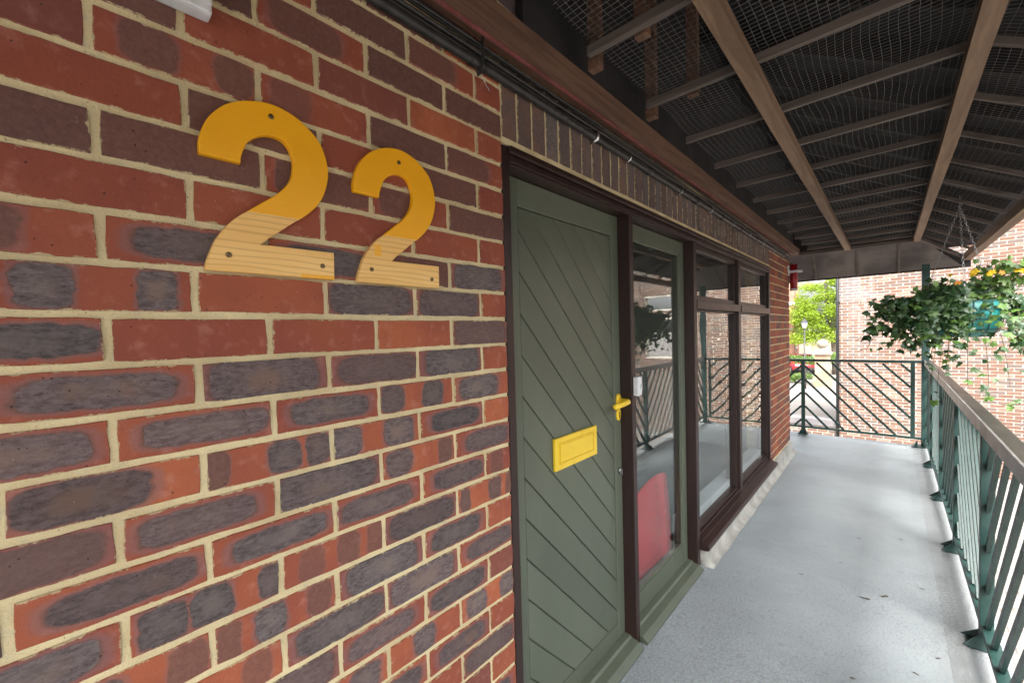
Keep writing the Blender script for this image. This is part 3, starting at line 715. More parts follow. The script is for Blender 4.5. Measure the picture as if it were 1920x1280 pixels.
# bird netting: two sagging sheets of knotted twine
def netting():
    bm = bmesh.new(); r_ = random.Random(5); p = .0225; th = .00065
    def zf(x, y):
        s = .008*math.sin(y*6.1)*math.sin(x*4) + .012*math.sin(y*2.3+x*5) + .006*math.sin(y*13+x*9)
        base = CZ+.052 if x < 1.03 else roofz(x)+.05
        return base + s*.45
    def xf(x, y): return x + .004*math.sin(y*7+x*13) + .002*math.sin(y*19+x*5)
    def yf(x, y): return y + .005*math.sin(x*11+y*3) + .002*math.sin(x*31)
    def line(pts):
        v = []
        for a in pts:
            v.append([bm.verts.new(Vector(a)+Vector(o)) for o in ((-th, -th, 0), (th, 0, 0), (0, th, -th))])
        for a, b in zip(v, v[1:]):
            for k in range(3): bm.faces.new((a[k], a[(k+1) % 3], b[(k+1) % 3], b[k]))
    P = lambda x, y: (xf(x, y), yf(x, y), zf(x, y))
    x = .11
    while x < 1.37:
        line([P(x, -1.0+6.62*i/110) for i in range(111)]); x += p
    y = -1.0
    while y < 5.62:
        line([P(.1+1.27*i/17, y) for i in range(18)]); y += p
    return fin(bm, 'bird_netting')
tag(new('bird_netting', netting(), 'net'), 'fine bird netting stretched above the canopy battens', 'net')

# corner post of the canopy
pc = empty('canopy_post', 'dark green square post at the far corner of the railing', 'post', (1.085, 5.83, 0))
part('shaft', box('shaft', (1.055, 1.118, 5.80, 5.862, .03, 2.06), .004), 'steel', pc)
part('base_plate', box('base_plate', (1.02, 1.15, 5.765, 5.90, .028, .040), .002), 'steel', pc)

# ------------------------------------------------------------------ cables under the wall plate
cb = empty('cable_bundle', 'black cables and conduit clipped along the top of the wall', 'cable', (.03, 0, 2.17))
def run(x, z, r, seed, amp=.003, ya=Y0, yb=4.72):
    rr = random.Random(seed); n = 60; ph = rr.uniform(0, 6)
    return [(x+amp*.5*math.sin(i*.7+ph), ya+(yb-ya)*i/n, z+amp*math.sin(i*.45+ph)+amp*.6*math.sin(i*1.3+ph)) for i in range(n+1)]
cbp = part('conduit', tube('conduit', run(.018, 2.160, .013, 1, .0012), .0125, 10), 'cable', cb)
for x, z, r, s in ((.014, 2.181, .0060, 2), (.028, 2.183, .005, 3), (.015, 2.195, .005, 4), (.016, 2.208, .005, 6), (.030, 2.205, .004, 7)):
    part('cable', tube('cable', run(x, z, r, s), r, 7), 'cable', cb)
for y in (.52, .80, 1.42, 1.95, 2.45, 2.95, 3.45, 3.95, 4.4):
    part('clip', tube('clip', [(.000, y, 2.143), (.014, y, 2.1445), (.029, y+.001, 2.150), (.034, y, 2.163), (.032, y-.001, 2.176), (.02, y, 2.181)], .0034 if y != .52 else .0055, 7), 'clip' if y < 1 else 'zinc', cb)
for y in (-.11, .30, 1.02, 1.7, 2.2, 2.7, 3.2):
    part('coupler', tube('coupler', [(.018, y-.03, 2.160), (.018, y+.03, 2.160)], .0152, 12), 'cable', cb)
part('cable_tie', tube('cable_tie', [(.044, -.115, 2.215), (.040, -.112, 2.16), (.034, -.110, 2.140), (.030, -.115, 2.126), (.030, -.122, 2.118), (.033, -.127, 2.124), (.032, -.122, 2.138)], .0035, 6), 'cable', cb)
part('loose_wire', tube('loose_wire', [(.026, -.108, 2.145), (.024, -.098, 2.126), (.022, -.082, 2.110), (.020, -.066, 2.102)], .0012, 6), 'clip', cb)
bm = bmesh.new()
for i in range(130):
    y = -.7 + i*.043 + rnd.uniform(-.012, .012)
    a = Vector((.046, y, 2.228)); b = a + Vector((rnd.uniform(-.004, .006), rnd.uniform(-.005, .005), -rnd.uniform(.003, .011)))
    bm_tube(bm, [a, b], .0008, 3)
tag(part('frayed_net_ends', fin(bm, 'frayed_net_ends'), 'redenamel', cb), kind='stuff')
part('red_flashing', box('red_flashing', (.040, .046, Y0, 4.95, 2.222, 2.2315), 0), plain('faded_red_edge', (.22, .07, .065), (.14, .045, .04), 8), cb)

# ------------------------------------------------------------------ red cylinder on the pier corner
al = empty('alarm_sounder', 'red cylinder with white bracket high on the brick corner', 'alarm', (.05, 4.9, 1.97))
part('cylinder', tube('cylinder', [(.046, 4.885, 1.845), (.046, 4.885, 2.115)], .034, 20), 'redenamel', al)
part('bottom_cap', tube('bottom_cap', [(.046, 4.885, 1.822), (.046, 4.885, 1.846)], .036, 20), 'white', al)
part('top_cap', tube('top_cap', [(.046, 4.885, 2.112), (.046, 4.885, 2.135)], .030, 20), 'zinc', al)
part('bracket', boxes('bracket', [(.0, .10, 4.848, 4.864, 2.018, 2.046), (.0, .016, 4.85, 4.94, 2.0, 2.06), (.085, .125, 4.85, 4.90, 2.020, 2.044)], .003), 'white', al)
part('backplate', box('backplate', (.0005, .012, 4.80, 4.85, 2.03, 2.10), .002), 'white', al)

# ------------------------------------------------------------------ railings
RX = 1.098; RT, RB = .972, .122
def foot(th, x, y, dx, dy):
    """triangular gussets and plate at a post's foot; (dx,dy) points to the walkway"""
    b = part('foot_plate', box('foot_plate', (x-.055, x+.045, y-.045, y+.045, .026, .036), .002), 'steel', th)
    for s in (-1, 1):
        px, py = (dx, dy); tx, ty = -py, px
        bm = bmesh.new()
        base = Vector((x, y, .034)); o1 = Vector((px, py, 0)); o2 = Vector((tx, ty, 0))*s
        a = [base+o2*.012, base+o1*.070+o2*.046, base+o1*.0+o2*.052, base+Vector((0, 0, .075))+o2*.012]
        off = o1*.004
        v = [bm.verts.new(p) for p in a]; v2 = [bm.verts.new(p+Vector((0, 0, .004))-o1*.003) for p in a]
        bm.faces.new(v[:3]); bm.faces.new((v[0], v[1], v[3])); bm.faces.new((v[1], v[2], v[3])); bm.faces.new((v[2], v[0], v[3]))
        for u_ in v2: bm.verts.remove(u_)
        part('gusset', fin(bm, 'gusset'), 'steel', th)
def clipseg(a, b, lo, hi, zl, zh):
    """clip 2D segment (s,z)"""
    (s0_, z0), (s1_, z1) = a, b; t0, t1 = 0., 1.
    for p, dd, mn, mx in ((s0_, s1_-s0_, lo, hi), (z0, z1-z0, zl, zh)):
        if abs(dd) < 1e-9:
            if p < mn or p > mx: return None
            continue
        ta, tb = (mn-p)/dd, (mx-p)/dd
        if ta > tb: ta, tb = tb, ta
        t0, t1 = max(t0, ta), min(t1, tb)
    if t1-t0 < 1e-3: return None
    return (s0_+t0*(s1_-s0_), z0+t0*(z1-z0)), (s0_+t1*(s1_-s0_), z0+t1*(z1-z0))
def diagonals(th, lo, hi, slope, at, nrm, sp=.1725, phase=0., wid=.028, dep=.013):
    L = hi-lo
    for k in range(-14, 24):
        z0 = RB + sp*k + phase
        a, b = ((lo, z0), (hi, z0+slope*L))
        c = clipseg(a, b, lo, hi, RB+.012, RT-.016)
        if not c: continue
        if math.dist(*c) < .03: continue
        part('diagonal_bar', bar('diagonal_bar', at(*c[0]), at(*c[1]), wid, dep, nrm), 'steel', th)
# side railing along the walkway
sr = empty('side_railing', 'dark green railing with slanting bars and flat handrail along the walkway', 'railing', (RX, 2, 0))
posts = [-1.30, -.27, .77, 1.80, 2.85, 3.89, 4.93]
part('handrail', box('handrail', (1.078, 1.132, Y0, 5.80, RT-.001, RT+.030), .004), 'rail', sr)
part('handrail_flange', box('handrail_flange', (1.073, 1.081, Y0, 5.80, RT-.022, RT+.0335), .002), plain('grey_edge_painted_highlight', (.34, .34, .33), (.22, .21, .20), 6, .35, .0004, 60, metal=.3), sr)  # grey inner face, made paler to paint in the highlight along its edge
part('bottom_rail', box('bottom_rail', (RX-.018, RX+.018, Y0, 5.80, RB-.012, RB+.012), .002), 'steel', sr)
for y in posts:
    part('post', box('post', (RX-.020, RX+.020, y-.020, y+.020, .03, RT-.002), .002), 'steel', sr); foot(sr, RX, y, -1, 0)
ends = posts + [5.80]
for i, (a, b) in enumerate(zip(ends, ends[1:])):
    sg = -1.16 if i % 2 == 0 else 1.16
    diagonals(sr, a+.02, b-.02, sg, lambda s, z: (RX, s, z), (1, 0, 0), sp=.174, phase=.09 if sg < 0 else .09-1.16*(b-a-.04))
# end railing across the far end
er = empty('end_railing', 'dark green chevron railing across the far end of the walkway', 'railing', (.5, 5.82, 0))
EY = 5.82; AX = lambda s, z: (s, EY, z)
RT0 = RT
part('top_rail', box('top_rail', (-1.25, 1.055, EY-.022, EY+.022, RT-.004, RT+.026), .003), 'steel', er)
part('bottom_rail', box('bottom_rail', (-1.25, 1.055, EY-.016, EY+.016, RB-.012, RB+.012), .002), 'steel', er)
for x in (.015, -1.0): part('post', box('post', (x-.019, x+.019, EY-.019, EY+.019, .03, RT-.005), .002), 'steel', er); foot(er, x, EY, 0, -1)
part('end_stile', box('end_stile', (.972, 1.006, EY-.017, EY+.017, RB+.012, RT-.005), .002), 'steel', er)
diagonals(er, .034, .972, -1.16, AX, (0, 1, 0), sp=.174, phase=.094, wid=.023)
diagonals(er, -.98, -.004, 1.16, AX, (0, 1, 0), sp=.174, phase=.094-1.16*.976, wid=.023)
foot(er, 1.04, EY, 0, -1)

# ------------------------------------------------------------------ hanging basket with ivy
BX, BY, RIM = 1.165, 3.66, 1.555
bk = empty('hanging_basket', 'hanging basket with teal liner, trailing ivy and yellow flowers', 'hanging basket', (BX, BY, 1.31))
lin = part('liner', lathe('liner', [(.06, 0), (.135, .006), (.175, .045), (.195, .13), (.203, .245), (.196, .248), (.18, .21)], 32), 'teal', bk)
lin.location = (0, 0, 0)
wr = bmesh.new()
for rr, z in ((.182, .05), (.199, .125), (.206, .19), (.209, .25)):
    bm_tube(wr, [(rr*math.cos(t*math.pi/18), rr*math.sin(t*math.pi/18), z) for t in range(37)], .0028, 6)
for k in range(14):
    a = k*math.pi/7; bm_tube(wr, [(r_*math.cos(a), r_*math.sin(a), z) for r_, z in ((.07, -.003), (.14, .004), (.180, .045), (.198, .125), (.208, .25))], .0024, 5)
part('wire_frame', fin(wr, 'wire_frame', True), 'wire', bk).location = (0, 0, 0)
part('soil', lathe('soil', [(.185, .20), (.17, .225), (.09, .24), (.02, .245)], 20), 'soil', bk).location = (0, 0, 0)
hook = Vector((-.005, 0, .965))
part('hook', tube('hook', [hook+Vector((0, 0, .05)), hook+Vector((0, 0, 0)), hook+Vector((.012, 0, -.02)), hook+Vector((0, 0, -.035)), hook+Vector((-.01, 0, -.025))], .003, 6), 'chain', bk).location = (0, 0, 0)
def chain(a, b):
    bm = bmesh.new(); a, b = Vector(a), Vector(b); n = int((b-a).length/.021); t = (b-a).normalized()
    s = t.cross(Vector((.3, .9, .1))).normalized(); u_ = t.cross(s)
    for i in range(n):
        c = a + (b-a)*(i+.5)/n; w_ = s if i % 2 else u_
        bm_tube(bm, [c + t*.0145*math.cos(k*math.pi/4) + w_*.006*math.sin(k*math.pi/4) for k in range(9)], .0012, 4, cap=False)
    return fin(bm, 'chain')
for a in (.6, 2.75, 4.75):
    part('chain', chain(hook-Vector((0, 0, .03)), (.205*math.cos(a), .205*math.sin(a), .25)), 'chain', bk).location = (0, 0, 0)
part('chain', chain(hook+Vector((0, 0, .05)), hook+Vector((.0, 0, -.02))), 'chain', bk).location = (0, 0, 0)
def ivy_leaf(seed):
    r_ = random.Random(seed); bm = bmesh.new()
    o = [(0, -.28), (.26, -.34), (.46, -.12), (.30, .10), (.40, .42), (.16, .36), (0, .85), (-.16, .36), (-.40, .42), (-.30, .10), (-.46, -.12), (-.26, -.34)]
    c = bm.verts.new((0, .02, .05)); tip = bm.verts.new((0, .45, .03))
    v = [bm.verts.new((x*r_.uniform(.88, 1.12), y*r_.uniform(.9, 1.1), -.10*abs(x) - .12*max(0, y)**2 + r_.uniform(-.03, .03))) for x, y in o]
    for k in range(len(v)): bm.faces.new((c, v[k], v[(k+1) % len(v)]))
    bm.verts.remove(tip)
    return fin(bm, 'leaf')
LM = [ivy_leaf(s) for s in range(7)]
for m_ in LM: m_.materials.append(M['ivy'])
LP = [ivy_leaf(s+50) for s in range(3)]
for m_ in LP: m_.materials.append(M['ivypale'])
def orient(nrm, spin):
    qn = Vector(nrm).normalized().to_track_quat('Z', 'Y'); return (qn.to_matrix() @ Matrix.Rotation(spin, 3, 'Z'))
leaves = []
r_ = random.Random(9)
stems = bmesh.new()
def strand(pts, n, size, jit=.03, pale=.12):
    pts = [Vector(p) for p in pts]; bm_tube(stems, pts, [.0016]*(len(pts)-1)+[.0007], 4)
    for i in range(n):
        t = (i+r_.random())/n*(len(pts)-1); k = min(int(t), len(pts)-2); p = pts[k].lerp(pts[k+1], t-k)
        p = p + Vector((r_.gauss(0, jit), r_.gauss(0, jit), r_.gauss(0, jit*.8)))
        leaves.append((p, (r_.gauss(0, .6), -1+r_.gauss(0, .5), .75+r_.gauss(0, .5)), math.pi+r_.gauss(0, .8), size*r_.uniform(.65, 1.25), r_.random() < pale))
def curve(a, b, c, n=9):
    a, b, c = Vector(a), Vector(b), Vector(c)
    return [a*(1-t)**2 + b*2*t*(1-t) + c*t*t for t in [i/(n-1) for i in range(n)]]
# local coordinates: basket base centre at the origin; x to the right of the picture
for i in range(38):                     # crown over the rim
    a = r_.uniform(0, 6.28); rr = r_.uniform(.04, .24)
    strand(curve((rr*.5*math.cos(a), rr*.5*math.sin(a), .23), (rr*math.cos(a), rr*math.sin(a), .33+r_.uniform(0, .12)), (rr*1.35*math.cos(a), rr*1.35*math.sin(a), .27+r_.uniform(-.03, .14))), 11, .050, .026)
for i in range(18):                     # thick drape on the left
    z = r_.uniform(-.06, .26)
    strand(curve((-.16+r_.uniform(-.05, .1), r_.uniform(-.24, .1), .24), (-.32, r_.uniform(-.28, .05), .34-r_.uniform(0, .1)), (r_.uniform(-.50, -.26), r_.uniform(-.25, .0), z)), 20, .050, .028, .05)
for i in range(24):                     # over the front-left of the bowl
    x = r_.uniform(-.22, .02)
    strand(curve((x*.8, -.19, .24), (x*1.1, -.27, .24), (x*1.25+r_.uniform(-.04, .04), -.24+r_.uniform(-.03, .02), r_.uniform(-.14, .10))), 17, .048, .022, .12)
for i in range(14):                     # right drape
    strand(curve((.17, r_.uniform(-.15, .05), .24), (.27, r_.uniform(-.2, .05), .28), (r_.uniform(.22, .36), r_.uniform(-.22, .0), r_.uniform(-.15, .16))), 14, .048, .026, .25)
for c_, n_ in (((-.55, -.1, -.03), 7), ((-.50, -.1, -.12), 9), ((-.30, -.12, -.12), 10), ((-.08, -.2, -.28), 10), ((.02, -.2, -.34), 9), ((.12, -.15, -.42), 8), ((.20, -.2, -.33), 10), ((.30, -.2, -.26), 12), ((-.12, -.15, -.42), 4), ((-.16, -.2, -.50), 4)):
    c_ = Vector(c_); strand(curve((c_.x*.35, -.18, .22), (c_.x*.8, -.25, .18), c_, 12), n_*2, .046, .03, .3)
strand(curve((.12, -.2, -.42), (.22, -.22, -.52), (.36, -.22, -.30), 9), 6, .04, .012, .7)
strand(curve((-.12, -.15, -.42), (.0, -.2, -.46), (.14, -.2, -.40), 7), 4, .034, .01, .6)
for k in range(7):                      # upright fleshy shoots
    x = .05 + k*.04; strand(curve((x*.6, -.05, .24), (x, -.08, .42), (x+r_.uniform(-.02, .06), -.1, .50+r_.uniform(-.04, .04)), 7), 9, .044, .012, .85)
for k in range(9):
    x = .10 + k*.026; strand(curve((x*.7, -.06, .27), (x, -.12, .44), (x+.05, -.14, .50+r_.uniform(-.03, .05)), 6), 5, .062, .014, .9)
part('stems', fin(stems, 'stems', True), 'stem', bk).location = (0, 0, 0)
leaves.sort(key=lambda L_: (L_[0].y - .3*abs(L_[0].x)) )
nl = 0; rest = bmesh.new(); restp = bmesh.new()
for p, nr, spn, sz, pale in leaves:
    me = r_.choice(LP if pale else LM)
    if nl < 290:
        o = bpy.data.objects.new('leaf', me); C.objects.link(o); o.parent = bk; nl += 1
        o.matrix_local = Matrix.Translation(p) @ orient(nr, spn).to_4x4() @ Matrix.Scale(sz, 4)
    else:
        bmx = restp if pale else rest; i0 = len(bmx.verts); bmx.from_mesh(me); bmx.verts.ensure_lookup_table()
        mt = Matrix.Translation(p) @ orient(nr, spn).to_4x4() @ Matrix.Scale(sz, 4)
        for v in bmx.verts[i0:]: v.co = mt @ v.co
tag(part('ivy_foliage', fin(rest, 'ivy_foliage'), 'ivy', bk), kind='stuff').location = (0, 0, 0)
tag(part('pale_foliage', fin(restp, 'pale_foliage'), 'ivypale', bk), kind='stuff').location = (0, 0, 0)
def flower(m):
    bm = bmesh.new(); pos = []
    for k in range(5):
        a = k*1.2566; c, s = math.cos(a), math.sin(a)
        pts = [(0, 0, 0), (.5, .35, .10), (1, .30, .02), (1.1, 0, -.05), (1, -.30, .02), (.5, -.35, .10)]
        f_ = bm.faces.new([bm.verts.new((x*c-y*s, x*s+y*c, z+.002*k)) for x, y, z in pts])
    return fin(bm, 'flower')
for x, y, z, s, m_ in ((.050, -.17, .448, .030, 'petaly'), (.040, -.17, .430, .022, 'petaly'), (.125, -.16, .435, .028, 'petaly'), (.115, -.17, .420, .02, 'petaly'), (.165, -.18, .425, .022, 'petalo'),
                       (.235, -.16, .435, .030, 'petaly'), (.255, -.17, .428, .026, 'petaly'), (-.03, -.24, .375, .026, 'petalo'), (-.055, -.12, .44, .018, 'petaly'), (.29, -.14, .44, .022, 'petaly')):
    o = part('flower', flower(m_), m_, bk); o.matrix_local = Matrix.Translation((x, y, z)) @ orient((r_.gauss(-.2, .3), -1, .4+r_.gauss(0, .3)), r_.random()*6).to_4x4() @ Matrix.Scale(s*.72, 4)

# ------------------------------------------------------------------ behind the glass
rc = empty('red_chair', 'glossy red rounded plastic chair standing behind the glass side panel', 'chair', (-.36, 1.30, .004))
bm = bmesh.new(); rows = []
for i in range(29):
    u_ = i/28; rows.append([]); yy = (u_-.5)*.62
    e = max(0., abs(yy)-.03)/.28; top = .34 + .27*math.sqrt(max(0., 1-min(1, e)**2))
    for j in range(17):
        t = j/16; zz = .10 + t*(top-.10)
        bul = .030*math.cos(yy/.31*1.3) + .014*math.exp(-((u_-.62)/.05)**2) - .03*max(0., e)**2 - .02*t*t
        rows[-1].append(bm.verts.new((-.135+bul, 1.40+yy, zz)))
for a, b in zip(rows, rows[1:]):
    for j in range(16): bm.faces.new((a[j], b[j], b[j+1], a[j+1]))
bmesh.ops.solidify(bm, geom=bm.faces[:], thickness=.02)
part('back_shell', fin(bm, 'back_shell', True), 'redplastic', rc)
part('seat', box('seat', (-.56, -.20, 1.03, 1.57, .30, .35), .02), 'redplastic', rc)
for x, y in ((-.52, 1.07), (-.52, 1.53), (-.21, 1.07), (-.21, 1.53)): part('leg', tube('leg', [(x, y, .30), (x, y, .005)], .014, 10), 'zinc', rc)
wt = empty('white_panel', 'white strip panel low behind the tall windows', 'panel', (-.08, 2.7, .004))
part('casing', box('casing', (-.16, -.070, 1.74, 3.78, .005, .255), .004), 'bluewhite', wt)

# ------------------------------------------------------------------ brick building across the far end
OY = 13.7
ob = empty('end_wall_building', 'tall pale jointed brick wall closing the view beyond the end railing', 'wall', (-.2, OY, -2.1))
def far_bricks(name, x0, x1, z0, z1, par, holes=(), y=OY, axis='x'):
    bm = bmesh.new(); n = 0; z = z0; row = 0
    while z < z1:
        x = x0 + (-.1125 if row % 2 else 0)
        while x < x1:
            a, b = max(x+.005, x0), min(x+.220, x1)
            for hx0, hx1, hz0_, hz1_ in holes:
                if z+.07 > hz0_ and z < hz1_:
                    if a < hx1 and b > hx0:
                        if a < hx0: b = hx0
                        elif b > hx1: a = hx1
                        else: b = a
            if b-a > .03:
                d0 = rnd.uniform(.006, .011)
                P = [(a, z+.008), (b-.006, z+.008), (b-.006, z+.067), (a, z+.067)]
                f_ = [bm.verts.new((p, y-d0, q_) if axis == 'x' else (y+d0, p, q_)) for p, q_ in P]
                k_ = [bm.verts.new((p, y+.01, q_) if axis == 'x' else (y-.01, p, q_)) for p, q_ in P]
                bm.faces.new(f_)
                for k in range(4): bm.faces.new((f_[k], f_[(k+1) % 4], k_[(k+1) % 4], k_[k]))
            x += .225
        z += .075; row += 1
    return tag(part(name, fin(bm, name), 'farbrick', par), kind='stuff')
HOLES = ((4.12, 5.18, .50, 1.80), (4.12, 5.18, 2.15, 2.58))
far_bricks('bricks', -.2, 12.98, -2.1, 5.6, ob, HOLES)
part('mortar_face', boxes('mortar_face', [(-.2, 4.12, OY, OY+.25, -2.1, 5.6), (5.18, 12.98, OY, OY+.25, -2.1, 5.6), (4.12, 5.18, OY, OY+.25, -2.1, .5), (4.12, 5.18, OY, OY+.25, 1.8, 2.15), (4.12, 5.18, OY, OY+.25, 2.58, 5.6)]), 'farmortar', ob)
part('return_wall', box('return_wall', (-.199, -.0, OY+.251, OY+8, -2.1, 5.6), 0), 'farmortar', ob)
part('parapet', box('parapet', (-.25, 13.0, OY-.06, OY+.3, 5.6, 5.75), .01), 'stone', ob)
dp = empty('drainpipe', 'dark drainpipe down the left corner of the far brick wall', 'pipe', (-.18, OY-.06, -2.1))
part('pipe', tube('pipe', [(-.175, OY-.06, -2.1), (-.175, OY-.06, 5.5)], .034, 12), 'black', dp)
for z in (-1.2, .4, 2.0, 3.6): part('pipe_bracket', box('pipe_bracket', (-.225, -.125, OY-.10, OY-.012, z, z+.05), .004), 'black', dp)
# low wall left of it
lw = empty('low_brick_wall', 'low brick wall with grey stone coping left of the drainpipe', 'wall', (-2, OY, -2.1))
far_bricks('bricks', -6., -.215, -2.1, -1.33, lw)
part('mortar_face', box('mortar_face', (-6., -.215, OY, OY+.24, -2.1, -1.33), 0), 'farmortar', lw)
part('coping', box('coping', (-6.02, -.206, OY-.05, OY+.32, -1.33, -1.13), .02), 'slate', lw)

# unseen wing added across the yard to cut horizon light and feed reflections
wg = empty('added_shade_wing', 'brick wing added across the yard, out of view, to cut horizon light', 'building', (13., 2, -2.1))
WX = 13.; WH = [(y, y+1.3, z0, z0+1.4) for y in (-7, -3.6, -.2, 3.2, 6.6, 10.) for z0 in (-1.0, 1.9)]
part('wall', box('wall', (WX, WX+.3, -11, OY+.25, -2.1, 4.3), 0), 'farmortar', wg)
def wing_bricks():
    bm = bmesh.new(); z = -2.1; row = 0
    while z < 4.25:
        x = -11 + (.1125 if row % 2 else 0)
        while x < OY+.1:
            a, b = x+.005, x+.220
            if not any(a < h[1]+.05 and b > h[0]-.05 and z+.07 > h[2]-.05 and z < h[3]+.05 for h in WH):
                bm.faces.new([bm.verts.new((WX-.008, p, q_)) for p, q_ in ((a, z+.005), (b, z+.005), (b, z+.07), (a, z+.07))])
            x += .225
        z += .075; row += 1
    return fin(bm, 'bricks')
tag(part('bricks', wing_bricks(), 'farbrick', wg), kind='stuff')
for ya, yb, za, zb in WH:
    wd = part('window', boxes('window', [(WX-.03, WX-.002, ya, yb, za, za+.08), (WX-.03, WX-.002, ya, yb, zb-.08, zb), (WX-.03, WX-.002, ya, ya+.08, za+.08, zb-.08), (WX-.03, WX-.002, yb-.08, yb, za+.08, zb-.08)]), 'brown', wg)
    part('pane', box('pane', (WX-.016, WX-.012, ya+.08, yb-.08, za+.08, zb-.08), 0), 'carglass', wg, wd)
part('coping', box('coping', (WX-.08, WX+.4, -11.1, OY+.3, 4.3, 4.44), .01), 'stone', wg)

# ------------------------------------------------------------------ beyond: pier, lamp, car, tree, houses
pr_ = empty('ball_topped_pier', 'brick gate pier with stone cap and ball finial', 'pier', (-1.95, 30, -2.1))
part('shaft', boxes('shaft', [(-2.25, -1.60, 29.7, 30.3, -2.1, -.25), (-2.33, -1.52, 29.62, 30.38, -2.1, -1.55)], .01), plain('buff_stone_pier', (.42, .30, .20), (.30, .20, .13), 2, .9, .006, 12), pr_)
part('cap', boxes('cap', [(-2.34, -1.51, 29.6, 30.4, -.25, -.10), (-2.26, -1.59, 29.7, 30.3, -.10, .0), (-2.1, -1.76, 29.83, 30.17, 0., .12)], .02), 'stone', pr_)
o = part('ball_finial', lathe('ball_finial', [(.02, -.27)]+[(.27*math.cos(a), .27*math.sin(a)) for a in [(-80+20*i)*math.pi/180 for i in range(9)]]+[(.02, .27)], 20), 'stone', pr_); o.location = Vector((-1.93, 30, .36))-pr_.location
lpst = empty('street_lamp', 'black lantern street lamp beside the ball topped pier', 'street lamp', (-2.57, 28.5, -2.1))
part('column', tube('column', [(-2.57, 28.5, -2.1), (-2.57, 28.5, -1.2), (-2.57, 28.5, -1.15), (-2.57, 28.5, 1.30)], [.075, .065, .04, .03], 12), 'black', lpst)
o = part('lantern', lathe('lantern', [(.05, 0), (.09, .04), (.15, .30), (.14, .31)], 6, False), 'lens', lpst); o.location = Vector((-2.57, 28.5, 1.30))-lpst.location
o = part('lantern_roof', lathe('lantern_roof', [(.19, .31), (.17, .35), (.06, .46), (.02, .52), (.012, .60)], 6, False), 'black', lpst); o.location = Vector((-2.57, 28.5, 1.30))-lpst.location
part('ladder_bar', tube('ladder_bar', [(-2.80, 28.5, 1.22), (-2.34, 28.5, 1.22)], .014, 6), 'black', lpst)
# car
car = empty('parked_car', 'small red hatchback parked beyond the low wall', 'car', (-4.2, 39, -2.1))
def carprof(pts, x0, x1, inset=0.):
    bm = bmesh.new(); n = len(pts)
    a = [bm.verts.new((x0+(inset if z > .75 else 0), y, z)) for y, z in pts]; b = [bm.verts.new((x1-(inset if z > .75 else 0), y, z)) for y, z in pts]
    for k in range(n): bm.faces.new((a[k], a[(k+1) % n], b[(k+1) % n], b[k]))
    bm.faces.new(a[::-1]); bm.faces.new(b); bmesh.ops.recalc_face_normals(bm, faces=bm.faces)
    bmesh.ops.bevel(bm, geom=bm.edges[:], offset=.04, segments=2, affect='EDGES'); return fin(bm, 'car_body', True)
bd = [(-1.9, .28), (1.9, .28), (1.95, .55), (1.85, .80), (.95, .92), (-1.7, .95), (-1.95, .75), (-1.95, .45)]
cbn = [(.98, .90), (.25, 1.42), (-1.0, 1.46), (-1.65, 1.10), (-1.72, .92)]
o = new('body', carprof(bd, -.82, .82), 'carred', car); o2 = new('cabin', carprof(cbn, -.76, .76, .1), 'carglass', car)
new('roof_panel', box('roof_panel', (-.62, .62, -1.05, .28, 1.43, 1.485), .02), 'carred', car)
for sx in (-1, 1):
    for y in (-1.2, 1.25):
        wme = tube('wheel', [(sx*.66, y, .30), (sx*.84, y, .30)], .30, 20, False); wo = new('wheel', wme, 'tyre', car)
        new('rim', tube('rim', [(sx*.80, y, .30), (sx*.85, y, .30)], .19, 14, False), 'zinc', wo)
    new('headlight', box('headlight', (sx*.60-.14, sx*.60+.14, -2.0, -1.90, .62, .78), .03), 'lens', car)
new('bumper', box('bumper', (-.80, .80, -2.02, -1.9, .30, .50), .04), 'tyre', car)
new('windscreen', bar('windscreen', (0, -1.70, 1.00), (0, -1.10, 1.42), 1.2, .02, (0, -.6, .8)) if False else box('windscreen', (-.60, .60, -1.78, -1.70, .96, 1.06), .01), 'carglass', car)
car.rotation_euler = (0, 0, math.radians(24)); car.scale = (.95, .95, .95)
# greenery
def leafcloud(name, blobs, n, size, m, par, seed=1):
    r = random.Random(seed); bm = bmesh.new(); tw = sum(b[3] for b in blobs)
    for c_, rad, fl, wgt in blobs:
        for _ in range(int(n*wgt/tw)):
            d_ = Vector((r.gauss(0, 1), r.gauss(0, 1), r.gauss(0, 1))).normalized()*(r.random()**.45)
            p = Vector(c_) + Vector((d_.x*rad, d_.y*rad, d_.z*rad*fl)); s = size*r.uniform(.6, 1.4)
            a = Vector((r.gauss(0, 1), r.gauss(0, 1), r.gauss(0, .5))).normalized(); b = a.cross(Vector((r.gauss(0, 1), r.gauss(0, 1), r.gauss(0, 1)))).normalized()
            bm.faces.new([bm.verts.new(q_) for q_ in (p-a*s, p-b*s*.45, p+a*s, p+b*s*.45)])
    return new(name, fin(bm, name), m, par)
tr = empty('lime_tree', 'lime green leafy tree standing behind the lamp', 'tree', (-2.1, 38, -2.1))
part('trunk', tube('trunk', [(-1.95, 38, -2.1), (-2.0, 38, -.5), (-2.1, 38, .8), (-2.35, 38, 2.4), (-2.5, 38, 4.5)], [.17, .14, .12, .09, .04], 10), 'bark', tr)
for e, s_ in (((-3.6, 37.6, 3.2), (-2.05, 38, .3)), ((-1.0, 37.8, 3.6), (-2.1, 38, .7)), ((-3.9, 37.8, 1.9), (-2.15, 38, 1.1)), ((-.8, 38.2, 2.4), (-2.0, 38, .0)), ((-2.4, 37.6, 5.4), (-2.3, 38, 2.2))):
    s_, e = Vector(s_), Vector(e); part('limb', tube('limb', [s_, s_.lerp(e, .5)+Vector((0, 0, .25)), e], [.07, .045, .015], 7), 'bark', tr)
rr = random.Random(4); bl = []
